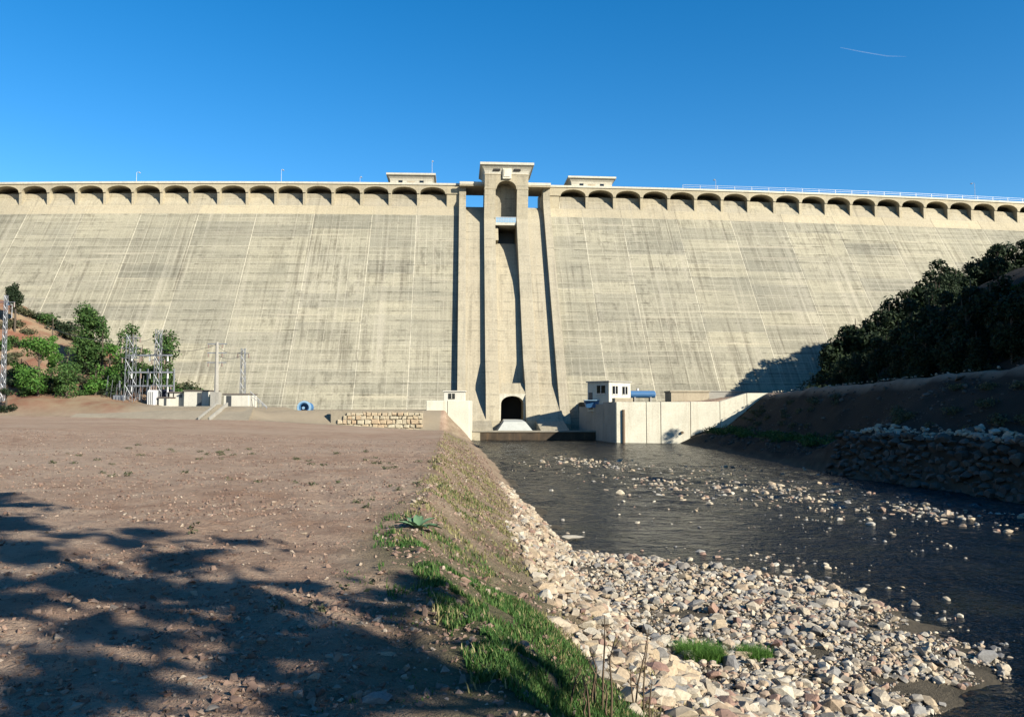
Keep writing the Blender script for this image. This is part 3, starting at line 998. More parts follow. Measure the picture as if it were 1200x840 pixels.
# ------------------------------------------------------------------ river walls and huts at the foot of the dam
blk = thing('abutment_block', 'plain pale concrete abutment block at the left end of the weir', 'wall', (-9.2, 121, -6))
for i, (a, b) in enumerate(((-12.35, -9.35), (-9.3, -6.15))):
    mb = MB(); mb.bbox(a, b, 118, 127.5, -7, .72, .06); obj('wall_panel', mb, M['white_conc'], blk)
hut = thing('small_hut', 'small white flat-topped hut with one dark window on the pale abutment block', 'hut', (-8.4, 121, .72))
mb = MB(); mb.bbox(-9.95, -6.9, 119.4, 122.4, .722, 2.0, .04); wl_h = obj('wall', mb, M['render_white'], hut)
mb = MB(); mb.bbox(-10.1, -6.75, 119.25, 122.55, 2.002, 2.16, .03); obj('roof', mb, M['render_white'], hut)
mb = MB(); mb.box(-9.25, -8.3, 119.33, 119.5, .95, 1.75); w_ = obj('window', mb, M['glass'], hut)
mb = MB(); mb.box(-8.82, -8.74, 119.3, 119.4, .95, 1.75); obj('mullion', mb, M['render_white'], w_)

rw = thing('retaining_wall', 'long pale concrete retaining wall right of the weir, stained along its foot', 'wall', (24, 116.5, -6))
edges = [14.7, 18.95, 21.0, 25.2, 29.4, 33.2, 37.0]
tops = [.5, .5, .5, .52, .6, 1.75]
for i in range(6):
    a, b = edges[i] + .03, edges[i + 1] - .03
    mb = MB()
    if i == 4:
        pr = [(116, -7), (117.2, -7), (117.2, .6), (116, .6)]
        vs = [(a, 116, -7), (b, 116, -7), (b, 117.2, -7), (a, 117.2, -7), (a, 116, .55), (b, 116, 1.72), (b, 117.2, 1.72), (a, 117.2, .55)]
        mb.add(vs, [(0, 3, 2, 1), (4, 5, 6, 7), (0, 1, 5, 4), (1, 2, 6, 5), (2, 3, 7, 6), (3, 0, 4, 7)])
    else:
        mb.bbox(a, b, 116 + .03 * (i % 2), 117.2, -7, tops[i], .05)
    obj('wall_panel', mb, M['white_conc'], rw)
mb = MB(); mb.bbox(14.6, 37.0, 116.03, 117.1, -7.1, -7.0, .02)
side = [(14.72, 117.25), (13.6, 122.5), (12.4, 128), (11.0, 134.5)]
for i in range(3):
    (xa, ya), (xb, yb) = side[i], side[i + 1]
    d = Vector((xb - xa, yb - ya, 0)).normalized()
    nr = Vector((d.y, -d.x, 0))
    A = Vector((xa, ya, 0)) + d * .03
    B = Vector((xb, yb, 0)) - d * .03
    tz = [.5, .2, -.2]
    vs = []
    for z in (-7, tz[i]):
        for q in (A, B, B + nr * 1.0, A + nr * 1.0):
            vs.append((q.x, q.y, z))
    mb = MB(); mb.add(vs, [(0, 3, 2, 1), (4, 5, 6, 7), (0, 1, 5, 4), (1, 2, 6, 5), (2, 3, 7, 6), (3, 0, 4, 7)])
    obj('wall_panel', mb, M['grey_render'], rw)
mb = MB(); mb.tube([(15.75, 115.86, -6), (15.75, 115.86, -.6)], .2, 8); obj('drain_pipe', mb, M['rust'], rw)
mb = MB(); mb.tube([(24.0, 115.7, -3.8), (24.0, 116.3, -3.8)], .2, 8); obj('weep_hole', mb, M['rust'], rw)

def rot_box_fn(cx, cy, a):
    c, s = math.cos(a), math.sin(a)
    return lambda x, y, z: (cx + c * x - s * y, cy + s * x + c * y, z)
ch = thing('control_hut', 'white flat-roofed control hut with three dark windows behind the retaining wall', 'hut', (15, 126, .5))
fn = rot_box_fn(14.7, 124.2, R(40))
mb = MB(); mb.bbox(0, 4.9, 0, 4.6, -.9, 3.55, .05, fn); obj('wall', mb, M['render_white'], ch)
mb = MB(); mb.bbox(-.18, 5.08, -.18, 4.78, 3.552, 3.75, .04, fn); obj('roof', mb, M['grey_render'], ch)
def win(parent, x0, x1, y0, y1, z0, z1, fn, horiz):
    mb = MB(); mb.box(x0, x1, y0, y1, z0, z1, fn); w = obj('window', mb, M['glass'], parent)
    mb = MB()
    if horiz == 'x':
        xm = (x0 + x1) / 2
        mb.box(xm - .05, xm + .05, y0 - .03, y0 + .02, z0, z1, fn)
        mb.box(x0 - .1, x1 + .1, y0 - .05, y0 + .02, z0 - .1, z0 - .003, fn)
    else:
        ym = (y0 + y1) / 2
        mb.box(x0 - .03, x0 + .02, ym - .05, ym + .05, z0, z1, fn)
        mb.box(x0 - .05, x0 + .02, y0 - .1, y1 + .1, z0 - .1, z0 - .003, fn)
    obj('frame', mb, M['white_paint'], w)
win(ch, .75, 1.9, -.05, .1, 1.75, 2.95, fn, 'x')
win(ch, 2.95, 4.1, -.05, .1, 1.7, 2.9, fn, 'x')
win(ch, -.05, .1, .8, 2.5, 1.85, 3.05, fn, 'y')
mb = MB(); mb.box(-.06, .08, 3.5, 4.3, -.6, 2.0, fn); obj('door', mb, M['steel_dark'], ch)
mb = MB(); mb.bbox(15.0, 17.6, 119.6, 123.0, .4, 1.1, .04)
tag(obj('planter_step', mb, M['beige_render'], origin=(16.3, 121, .4)), 'low beige concrete step below the white control hut', 'step')
sk = thing('blue_skip', 'bright blue open skip beside the foot of the control hut', 'skip', (12.6, 128, 0))
mb = MB(); mb.rings([[(11.5, 126.5, -.35), (13.3, 126.0, -.35), (13.3, 128.2, -.35), (11.5, 128.2, -.35)], [(11.2, 126.2, .75), (13.6, 125.7, .75), (13.6, 128.5, .75), (11.2, 128.5, .75)]]); obj('bin', mb, M['blue'], sk)
mb = MB(); mb.bbox(11.1, 13.7, 125.6, 128.6, .752, .84, .02); obj('rim', mb, M['blue_pale'], sk)
bt = thing('blue_tank', 'long blue horizontal tank on cradles behind the retaining wall', 'tank', (20.3, 130, .55))
mb = MB(); mb.tube([(18.6, 130, 1.75), (18.75, 130, 1.75), (22.6, 130, 1.75), (22.75, 130, 1.75)], [.3, .58, .58, .3], 14); obj('barrel', mb, M['blue'], bt)
for x in (19.4, 21.9):
    mb = MB(); mb.bbox(x - .15, x + .15, 129.4, 130.6, .5, 1.3, .03); obj('cradle', mb, M['grey_render'], bt)
mb = MB(); mb.tube([(19.9, 130, 2.35), (19.9, 130, 2.7)], .2, 8); obj('hatch', mb, M['white_paint'], bt)
be = thing('low_beige_shed', 'low beige walled shed with a flat roof behind the retaining wall', 'shed', (27, 131, .5))
mb = MB(); mb.bbox(24.9, 30.9, 128.5, 133.5, .3, 2.1, .05); obj('wall', mb, M['beige_render'], be)
mb = MB(); mb.bbox(24.75, 31.05, 128.35, 133.65, 2.102, 2.3, .03); obj('roof', mb, M['beige_render'], be)
ds = thing('parapet_wall', 'grey parapet wall in tree shade beyond the beige shed', 'wall', (34, 132, .6))
mb = MB(); mb.bbox(31.3, 40.0, 131.0, 131.5, .3, 2.2, .04); obj('wall', mb, M['grey_render'], ds)
mb = MB(); mb.bbox(31.2, 40.1, 130.9, 131.6, 2.202, 2.32, .03); obj('coping', mb, M['grey_render'], ds)

# masonry wall of squared stones beside the abutment
mw = thing('masonry_wall', 'low wall of squared honey-coloured stones beside the abutment block', 'wall', (-19, 115, -3.5))
yw = 115.0
mb = MB(); mb.box(-25.4, -12.5, yw + .12, yw + .9, -4.6, -.75); obj('backing', mb, M['ramp'], mw)
zrow = -3.75
for rrow in range(5):
    h = [.62, .5, .66, .52, .5][rrow]
    x = -25.6 + (0.55 * rrow if rrow else 0) + random.uniform(0, .3)
    while x < -12.6:
        w = random.uniform(.45, 1.25)
        x1 = min(x + w, -12.5)
        if x1 - x > .3:
            mb = MB()
            j = lambda: random.uniform(-.09, .09)
            a0, a1, z0, z1 = x + .04, x1 - .04, zrow + .03, zrow + h - .03
            d = random.uniform(-.10, .06)
            f = [(a0 + j(), yw + d, z0 + j()), (a1 + j(), yw + d, z0 + j()), (a1 + j(), yw + d, z1 + j()), (a0 + j(), yw + d, z1 + j())]
            cxm, czm = (a0 + a1) / 2, (z0 + z1) / 2
            g = [(cxm + (p[0] - cxm) * .8, p[1] - .09, czm + (p[2] - czm) * .75) for p in f]
            b = [(p[0], yw + .25, p[2]) for p in f]
            mb.add(b + f + g, [(8, 9, 10, 11)] + [(r_ + k, r_ + (k + 1) % 4, r_ + 4 + (k + 1) % 4, r_ + 4 + k) for r_ in (0, 4) for k in range(4)])
            obj('stone', mb, M['st_wall'], mw)
        x = x1
    zrow += h

# ------------------------------------------------------------------ left: ramp, booths, substation
mb = MB()
mb.add([(-60, 110.6, -2.6), (-35.5, 110.6, -2.6), (-35.5, 110.6, -2.0), (-60, 110.6, -1.75), (-60, 117.2, -.1), (-36.8, 117.2, -.1), (-60, 117.4, -3), (-36.8, 117.4, -3)],
       [(0, 1, 2, 3), (3, 2, 5, 4), (4, 5, 7, 6), (1, 7, 5, 2), (0, 3, 4, 6), (0, 6, 7, 1)])
rp = tag(obj('embankment_ramp', mb, M['ramp'], origin=(-48, 114, -2.6)), 'sloping beige concrete embankment below the white booths', 'embankment')
st = thing('concrete_stairs', 'narrow flight of concrete steps up the beige embankment', 'stairs', (-41.5, 113, -2))
for k in range(11):
    y0 = 110.4 + k * .6
    z0 = -1.95 + k * .185
    mb = MB(); mb.bbox(-41.9 + .0, -40.8, y0, y0 + .62, -2.7, z0 + .22, .02); obj('step', mb, M['ramp'], st)
for x in (-42.08, -40.62):
    mb = MB(); mb.add([(x - .1, 110.3, -2.6), (x + .1, 110.3, -2.6), (x + .1, 110.3, -1.55), (x - .1, 110.3, -1.55), (x - .1, 117.1, -2.6), (x + .1, 117.1, -2.6), (x + .1, 117.1, .42), (x - .1, 117.1, .42)],
                      [(0, 1, 2, 3), (3, 2, 6, 7), (0, 3, 7, 4), (1, 5, 6, 2), (4, 7, 6, 5), (0, 4, 5, 1)])
    obj('side_wall', mb, M['grey_render'], st)

def booth(px0, px1, py0, py1, Y, dpth, door_px, label, extra=None):
    a, b = at(px0, py0, Y), at(px1, py1, Y)
    z0, z1 = min(b.z, -.1) - .4, a.z
    root = thing('booth', label, 'booth', ((a.x + b.x) / 2, Y + dpth / 2, b.z), 'white booths on the embankment')
    mb = MB(); mb.bbox(a.x, b.x, Y, Y + dpth, z0, z1 - .15, .04); obj('wall', mb, M['render_white'], root)
    mb = MB(); mb.bbox(a.x - .15, b.x + .15, Y - .15, Y + dpth + .15, z1 - .148, z1, .03); obj('roof', mb, M['roof'], root)
    for (d0, d1, q0, q1) in door_px:
        p0, p1 = at(d0, q0, Y), at(d1, q1, Y)
        mb = MB(); mb.box(p0.x, p1.x, Y - .05, Y + .08, p1.z, p0.z)
        dr = obj('door' if q1 - q0 > 9 else 'window', mb, M['steel_dark'], root)
    return root
booth(215.5, 245, 457, 478.5, 121, 4, [(231.5, 236, 460, 476)], 'white booth with narrow dark door, tallest of the three')
booth(198.5, 215, 459, 478.5, 122, 4, [(210.5, 213.5, 462, 466)], 'white booth with one small square window beside the gantry')
booth(262, 291, 461, 478.5, 121, 4, [(265.5, 271, 463.5, 478)], 'white booth with dark door at its left end, right of the concrete column')
booth(186, 198, 465, 478.5, 120, 3, [(192.5, 195, 467, 475)], 'lowest white booth at the foot of the steel gantry')
# concrete column with cabinet
p = at(253, 478, 119)
cc = thing('concrete_column', 'tall grey concrete power pole standing between the white booths', 'pole', p)
mb = MB(); mb.tube([(p.x, p.y, p.z - .3), (p.x, p.y, p.z + 9.6)], [.38, .22], 8); obj('shaft', mb, M['grey_render'], cc)
for h in (9.3, 8.0, 6.6):
    mb = MB(); mb.box(p.x - 1.4, p.x + 1.4, p.y - .06, p.y + .06, p.z + h - .07, p.z + h + .07); ca = obj('cross_arm', mb, M['steel'], cc)
    for s in (-1.25, 0.75):
        mb = MB(); mb.tube([(p.x + s, p.y, p.z + h - .07), (p.x + s, p.y, p.z + h - .6)], [.09, .12], 6); obj('insulator', mb, M['ceramic'], ca)
mb = MB(); mb.bbox(p.x - .7, p.x + .6, p.y - .5, p.y + .5, p.z - .3, p.z + 2.3, .03); obj('cabinet', mb, M['grey_render'], cc)
q = at(247.5, 478, 120)
mb = MB(); mb.bbox(q.x - .35, q.x + .3, q.y, q.y + .6, q.z - .3, q.z + 2.0, .03)
tag(obj('green_cabinet', mb, plain('green_paint', (0.05, 0.14, 0.09)), origin=(q.x, q.y + .3, q.z - .3)), 'dark green electrical cabinet right of the tallest white booth', 'cabinet')

def lattice(px, top, bot, Y, w, label, arms=(), name='lattice_mast'):
    b, t = at(px, bot, Y), at(px, top, Y)
    z0, z1 = min(b.z, ground_z(b.x, Y)) - .3, t.z
    root = thing(name, label, 'mast', (b.x, Y, z0), 'steel lattice masts of the substation')
    x, y = b.x, Y
    n = int((z1 - z0) / (w * 1.6)) + 1
    for sx in (-1, 1):
        for sy in (-1, 1):
            mb = MB(); mb.tube([(x + sx * w / 2, y + sy * w / 2, z0), (x + sx * w / 2 * .7, y + sy * w / 2 * .7, z1)], .055, 4); obj('leg', mb, M['steel'], root)
    mb = MB()
    for k in range(n):
        za, zb = z0 + (z1 - z0) * k / n, z0 + (z1 - z0) * (k + 1) / n
        h = w / 2 * .86
        for (a, c) in (((-h, -h), (h, -h)), ((h, h), (-h, h)), ((-h, h), (-h, -h)), ((h, -h), (h, h))):
            if k % 2: a, c = c, a
            mb.tube([(x + a[0], y + a[1], za), (x + c[0], y + c[1], zb)], .032, 4, False)
    obj('bracing', mb, M['steel'], root)
    for (h, half) in arms:
        zz = z1 - h
        mb = MB(); mb.tube([(x - half, y, zz), (x + half, y, zz)], .06, 4)
        ca = obj('cross_arm', mb, M['steel'], root)
        for s in (-half * .92, half * .92):
            mb = MB(); mb.tube([(x + s, y, zz), (x + s, y, zz - .7)], [.08, .11], 6); obj('insulator', mb, M['ceramic'], ca)
    return root
lattice(152, 392, 478, 121, 1.3, 'grey lattice mast with three cross arms, left one of the gantry pair', [(.5, 1.4), (2.0, 1.6), (3.5, 1.4)])
lattice(184, 386, 478, 121, .9, 'slim tall lattice mast in front of the broad tree, right one of the gantry pair', [(4.5, 1.0)])
lattice(284, 408, 478, 124, .7, 'thin lattice mast rising behind the right white booth', [(.8, .9)])
lattice(3, 346, 468, 116, .45, 'lattice mast at the left edge of the photo in front of the hill', [(1.0, 1.3)])
# gantry between the two masts
A, B = at(152, 420, 121), at(184, 420, 121)
ga = thing('substation_gantry', 'grey steel substation gantry of beams and hanging insulators', 'gantry', (A.x + 2, 121, -.2))
for py in (416, 436, 452):
    p0, p1 = at(147, py, 121), at(200, py, 121)
    mb = MB(); mb.bbox(p0.x, p1.x, 121.5, 121.75, p0.z - .12, p0.z + .12, .02); bm = obj('beam', mb, M['steel'], ga)
    for k in range(5):
        x = p0.x + (p1.x - p0.x) * (k + .5) / 5
        mb = MB(); mb.tube([(x, 121.6, p0.z - .1), (x, 121.6, p0.z - .9)], [.10, .14], 6); obj('insulator', mb, M['ceramic'] if k % 2 else M['white_paint'], bm)
for px in (126, 140, 164, 173, 196, 204):
    p0, p1 = at(px, 446 if px < 145 else 432, 122), at(px, 479, 122)
    mb = MB(); mb.bbox(p0.x - .1, p0.x + .1, 122, 122.2, p1.z - .4, p0.z, .02); obj('column', mb, M['steel'], ga)
mb = MB()
for k in range(12):
    p0 = at(124 + k * 5.2, 462 + 6 * ((k * 7) % 3), 121.2)
    mb.tube([p0, at(127 + k * 5.2, 440 + 5 * ((k * 5) % 4), 121.2)], .035, 4)
obj('conductor', mb, M['steel'], ga)
def wire(a, b, sag, lab):
    pts = [Vector(a).lerp(Vector(b), t / 8) - Vector((0, 0, sag * 4 * (t / 8) * (1 - t / 8))) for t in range(9)]
    mb = MB(); mb.tube(pts, .028, 4, False)
    tag(obj('power_line', mb, M['steel_dark'], origin=pts[0]), lab, 'cable', 'power lines of the substation')
for i, (pa, pb, ya, yb_, lb) in enumerate((((152, 397), (184, 392), 121, 121, 'sagging power line, top one between the gantry masts'), ((152, 411), (184, 414), 121, 121, 'sagging power line between the gantry masts below the top one'), ((184, 408), (253, 404), 121, 119, 'long power line from the slim mast to the concrete column'),
                                        ((253, 404), (284, 412), 119, 124, 'power line from the concrete column to the thin right mast'), ((253, 415), (284, 415), 119, 124, 'lower power line from the concrete column to the thin right mast'), ((3, 356), (152, 400), 116, 121, 'long power line from the left edge mast to the gantry'))):
    wire(at(*pa, ya), at(*pb, yb_), .7 if i != 5 else 1.6, lb)
def equipment(px0, px1, py0, py1, Y, m_, name, label, cat):
    a, b = at(px0, py0, Y), at(px1, py1, Y)
    root = thing(name, label, cat, ((a.x + b.x) / 2, Y, b.z - .3))
    mb = MB(); mb.bbox(a.x, b.x, Y, Y + 1.6, b.z - .3, a.z, .06); obj('tank', mb, m_, root)
    mb = MB()
    for k in range(4):
        x = a.x + (b.x - a.x) * (k + .5) / 4
        mb.box(x - .05, x + .05, Y - .22, Y - .003, b.z + .1, a.z - .15)
    obj('radiator', mb, m_, root)
    for k in range(3):
        x = a.x + (b.x - a.x) * (k + .5) / 3
        mb = MB(); mb.tube([(x, Y + .8, a.z - .01), (x, Y + .8, a.z + .7)], [.12, .07], 6); obj('bushing', mb, M['ceramic'], root)
equipment(187, 199, 456, 471, 123, M['navy'], 'transformer', 'dark navy transformer behind the low white booth', 'transformer')
equipment(173, 181, 457, 476, 119.5, M['white_paint'], 'switch_cabinet', 'white switchgear unit at the foot of the right gantry mast', 'cabinet')
equipment(132, 146, 463, 477, 121, M['steel'], 'breaker_unit', 'grey breaker unit at the left foot of the gantry', 'switchgear')
# sloping handrail right of booth
hr = thing('stair_railing', 'grey sloping stair railing right of the white booths', 'railing', at(304, 479, 122))
for i in range(5):
    p0, p1 = at(294 + i * 4.5, 459 + i * 4.2, 122), at(294 + i * 4.5, 478.5, 122)
    mb = MB(); mb.tube([p0, p1 - Vector((0, 0, .3))], .04, 5); obj('post', mb, M['steel'], hr)
for d in (0, 5):
    mb = MB(); mb.tube([at(293, 458.5 + d, 122), at(313, 477 + d * .2, 122)], .05, 5); obj('rail', mb, M['steel'], hr)
# blue pipe end
pc = at(356, 477.5, 119)
bp = thing('blue_pipe_outlet', 'round blue pipe end with a pale rim at the foot of the dam', 'pipe', (pc.x, pc.y, pc.z - 1))
def ring_disc(r0, r1, y0, y1, c, n=28):
    mb = MB(); vs, fs = [], []
    for k in range(n):
        t = 2 * math.pi * k / n
        for (r, y) in ((r0, y0), (r1, y0), (r1, y1), (r0, y1)):
            vs.append((c.x + r * math.cos(t), c.y + y, c.z + r * math.sin(t)))
    for k in range(n):
        a, b = k * 4, ((k + 1) % n) * 4
        for i in range(4):
            fs.append((a + i, a + (i + 1) % 4, b + (i + 1) % 4, b + i))
    mb.add(vs, fs)
    return mb
obj('rim', ring_disc(.74, .98, 0, .45, pc), M['blue_pale'], bp)
obj('pipe', ring_disc(.6, .735, .1, 3.0, pc), M['blue'], bp)
mb = MB(); mb.tube([(pc.x, pc.y + .9, pc.z), (pc.x, pc.y + 1.0, pc.z)], .62, 20); obj('cover', mb, M['blue'], bp)
mb = MB(); mb.tube([(pc.x - .15, pc.y + .3, pc.z - .05), (pc.x - .15, pc.y + .95, pc.z - .05)], .2, 12); obj('valve', mb, M['blue_pale'], bp)
# small white and blue panel beside the round tree
pk = at(11, 355, 138)
kb = thing('site_sign', 'small white and blue panel under the round tree on top of the left hill', 'sign', (pk.x, pk.y, pk.z - 1.2))
mb = MB(); mb.bbox(pk.x - .1, pk.x + .6, pk.y, pk.y + .12, pk.z - .4, pk.z + .2, .03); obj('white_panel', mb, M['white_paint'], kb)
mb = MB(); mb.bbox(pk.x - .8, pk.x - .12, pk.y, pk.y + .12, pk.z - .4, pk.z + .3, .03); obj('blue_panel', mb, M['blue'], kb)
for x in (pk.x - .6, pk.x + .45):
    mb = MB(); mb.tube([(x, pk.y + .06, pk.z - 2.6), (x, pk.y + .06, pk.z - .4)], .06, 6); obj('post', mb, M['steel'], kb)

# ------------------------------------------------------------------ vegetation
def leaf_cloud(blobs, n, size, flat=0.0, shell=0.55):
    """n leaf sized quads spread through blobs [(x,y,z,rx,rz)]; returns verts, faces"""
    bl = np.array(blobs, float)
    w = bl[:, 3] ** 2 * bl[:, 4]
    k = RNG.choice(len(bl), n, p=w / w.sum())
    d = RNG.normal(size=(n, 3))
    d /= np.linalg.norm(d, axis=1)[:, None]
    rad = RNG.random(n) ** 0.45
    rad = shell + (1 - shell) * rad
    rad *= np.clip(RNG.normal(1, 0.10, n), .7, 1.3)
    c = bl[k, :3] + d * rad[:, None] * np.stack([bl[k, 3], bl[k, 3], bl[k, 4]], 1)
    nrm = d + RNG.normal(size=(n, 3)) * 0.7
    nrm[:, 2] += flat
    nrm /= np.linalg.norm(nrm, axis=1)[:, None]
    ref = RNG.normal(size=(n, 3))
    a = np.cross(nrm, ref)
    a /= np.linalg.norm(a, axis=1)[:, None]
    b = np.cross(nrm, a)
    s = size * RNG.uniform(.6, 1.4, n)[:, None]
    q = np.stack([c - a * s, c - b * s * .55, c + a * s, c + b * s * .55], 1)
    return q.reshape(-1, 3), np.arange(n * 4).reshape(-1, 4)

def limb_mesh(h, r, blobs, lean=0.0):
    mb = MB()
    top = (lean, 0, h)
    pts = [(0, 0, -.5), (lean * .2 + .03, .02, h * .3), (lean * .6, -.03, h * .65), top]
    mb.tube(pts, [r * 1.2, r, r * .65, r * .25], 7)
    for (x, y, z, rx, rz) in blobs:
        zb = max(.25 * h, min(z - .5 * rz, h * .85) * .8)
        t = zb / h
        mb.tube([(lean * t, 0, zb), (x * .5 + lean * t * .5, y * .5, (zb + z) / 2 - .1), (x, y, z)], [r * .45, r * .28, r * .1], 5, False)
    return mb

def make_tree(name, label, cat, loc, h, blobs, n, size, lm, r=.18, group=None, lean=0.0, shell=.5):
    root = thing(name, label, cat, loc, group)
    mb = limb_mesh(h, r, blobs, lean)
    mb.v = [(v[0] + loc[0], v[1] + loc[1], v[2] + loc[2]) for v in mb.v]
    obj('trunk', mb, M['bark'], root)
    v, f = leaf_cloud(blobs, n, size, .15, shell)
    o = np_obj('crown', v, f, lm)
    o.parent = root
    return root

def rblobs(h, r, n, z0=.35, zr=.55, squash=1.0):
    out = []
    for i in range(n):
        t = random.random()
        z = h * (z0 + (1 - z0) * t * .92)
        rr = r * (1 - .55 * abs(t - .35)) * random.uniform(.0, .75)
        a = random.uniform(0, 2 * math.pi)
        s = r * random.uniform(.40, .66) * (1 - .30 * t)
        out.append((rr * math.cos(a), rr * math.sin(a), z, s, s * squash))
    return out

# left hill trees
def foot(px, Y, dy=0):
    x = (px - 600) / F * Y
    return (x, Y, ground_z(x, Y) - .1)
def tree_at(px, Y, h, r, nb, n, size, lm, name, label, lean=0, z0=.3, r_t=.16, group='trees and shrubs on the left hill', shell=.5, squash=1.0):
    l_ = foot(px, Y)
    return make_tree(name, label, 'tree' if 'tree' in name else 'shrub', l_, h, rblobs(h, r, nb, z0, squash=squash), n, size, lm, r_t, group, lean, shell)
def h_for(px, py_top, Y):
    l_ = foot(px, Y)
    return at(px, py_top, Y).z - l_[2]
tree_at(15, 139, h_for(15, 333, 139), 1.8, 16, 2800, .16, M['leaf_dark'], 'round_tree', 'small round-crowned tree alone on the crest of the left hill', z0=.6)
tree_at(101, 131, h_for(101, 356, 131), 3.3, 30, 6000, .2, M['leaf'], 'pine_tree', 'tall bushy green tree, biggest on the left hill', z0=.2, squash=1.05)
tree_at(119, 130, h_for(119, 372, 130), 2.4, 9, 1600, .19, M['leaf'], 'young_tree', 'young green tree leaning right off the biggest tree on the left hill', z0=.15)
tree_at(154, 129, h_for(154, 376, 129), 2.5, 10, 1900, .19, M['leaf'], 'bushy_tree', 'bushy tree behind the left lattice mast', z0=.2)
tree_at(193, 130, h_for(193, 386, 130), 2.6, 20, 3600, .2, M['leaf'], 'broad_tree', 'broad dark green tree behind the slim right lattice mast', z0=.12, squash=1.2)
tree_at(45, 119, h_for(45, 391, 119), 3.4, 12, 3200, .17, M['leaf_bright'], 'large_shrub', 'large bright green shrub on the lower left hillside', z0=.12, squash=.75)
tree_at(78, 119.5, h_for(78, 404, 119.5), 3.0, 10, 2600, .17, M['leaf'], 'large_shrub', 'darker rounded shrub right of the bright green shrub', z0=.1, squash=.75)
tree_at(8, 113, h_for(8, 455, 113), 1.6, 6, 900, .14, M['leaf_dark'], 'low_shrub', 'low dark shrub at the left edge beside the track', z0=.1, squash=.6)
for (px, Y, top, r_, lb) in ((128, 127, 402, 2.0, 'rounded shrub below the young tree on the left hill'), (166, 127, 404, 2.2, 'rounded shrub between the two lattice masts'), (112, 122, 428, 1.9, 'low spreading shrub left of the gantry columns'), (60, 124, 372, 1.5, 'small shrub on the bare red slope above the bright green shrub'), (24, 121, 420, 1.8, 'low shrub left of the bright green shrub'), (178, 125, 428, 1.6, 'shrub at the foot of the broad tree'), (142, 123, 436, 1.6, 'shrub behind the left foot of the gantry')):
    tree_at(px, Y, max(1.2, h_for(px, top, Y)), r_, 9, 1700, .17, M['leaf'] if px % 4 else M['leaf_bright'], 'hill_shrub', lb, z0=.1, squash=.8)
# scrub on the left hill: many small bushes
sproto = []
for k in range(4):
    lm = [M['leaf_grey'], M['leaf'], M['leaf_dark'], M['leaf_grey']][k]
    bl = [(random.uniform(-.5, .5), random.uniform(-.4, .4), random.uniform(.25, .5), random.uniform(.4, .65), random.uniform(.3, .5)) for _ in range(5)]
    v, f = leaf_cloud(bl, 560, .09, .1, .4)
    sproto.append((v, f, lm))
spots = [(30, 368), (40, 371), (22, 364), (50, 376), (60, 380), (68, 386), (78, 392), (86, 396), (95, 402), (110, 405), (126, 402), (136, 410), (146, 418), (118, 418), (132, 424), (104, 414), (20, 380), (8, 384), (34, 390), (12, 400), (100, 432), (112, 438), (124, 446), (136, 450), (150, 446), (160, 452), (95, 446), (84, 448), (70, 450), (54, 450), (40, 448), (26, 444), (14, 438), (8, 424), (16, 416), (110, 452), (120, 460), (98, 460), (64, 458), (46, 458), (146, 436), (160, 430), (172, 436), (178, 448), (206, 462), (214, 458), (222, 460), (232, 460), (18, 452), (30, 462), (140, 462), (168, 420), (6, 408), (24, 404)]
sc_meshes = []
for k, (v, f, lm) in enumerate(sproto):
    me_o = np_obj('scrub_bush', v, f, lm)
    sc_meshes.append(me_o.data)
    bpy.data.objects.remove(me_o)
sc_lab = ['grey-green scrub bush on the red left hillside', 'mid green scrub bush on the red left hillside', 'dark scrub bush on the red left hillside', 'grey-green scrub bush on the red left hillside']
def ray_ground(px, py, y0=105, y1=160):
    """where the line of sight through a pixel meets the ground"""
    for Y in np.arange(y0, y1, .5):
        p = at(px, py, float(Y))
        if ground_z(p.x, p.y) >= p.z:
            return p
    return None
for i, (px, py) in enumerate(spots):
    p = ray_ground(px, py + 3)
    if p is None:
        p = at(px, py + 3, 142)
        p.z = ground_z(p.x, p.y)
    k = random.randrange(4)
    o = bpy.data.objects.new('scrub_bush', sc_meshes[k])
    COL.objects.link(o)
    o.location = (p.x, p.y, ground_z(p.x, p.y) - .15)
    s = random.uniform(1.3, 2.5)
    o.scale = (s * random.uniform(.9, 1.4), s, s * random.uniform(.7, 1.1))
    o.rotation_euler = (0, 0, random.uniform(0, 6.28))
    lm_ = min((((15, 350), 'below the round-crowned tree'), ((101, 395), 'around the tallest green tree'), ((45, 440), 'below the bright green shrub'), ((130, 430), 'left of the substation gantry'), ((190, 440), 'behind the substation'), ((10, 440), 'by the left edge mast'), ((65, 385), 'on the ridge left of the tallest tree')), key=lambda q: (q[0][0] - px) ** 2 + (q[0][1] - py) ** 2)[1]
    tag(o, sc_lab[k].replace(' on the red left hillside', ' ' + lm_), 'bush', 'scrub bushes on the left hill')

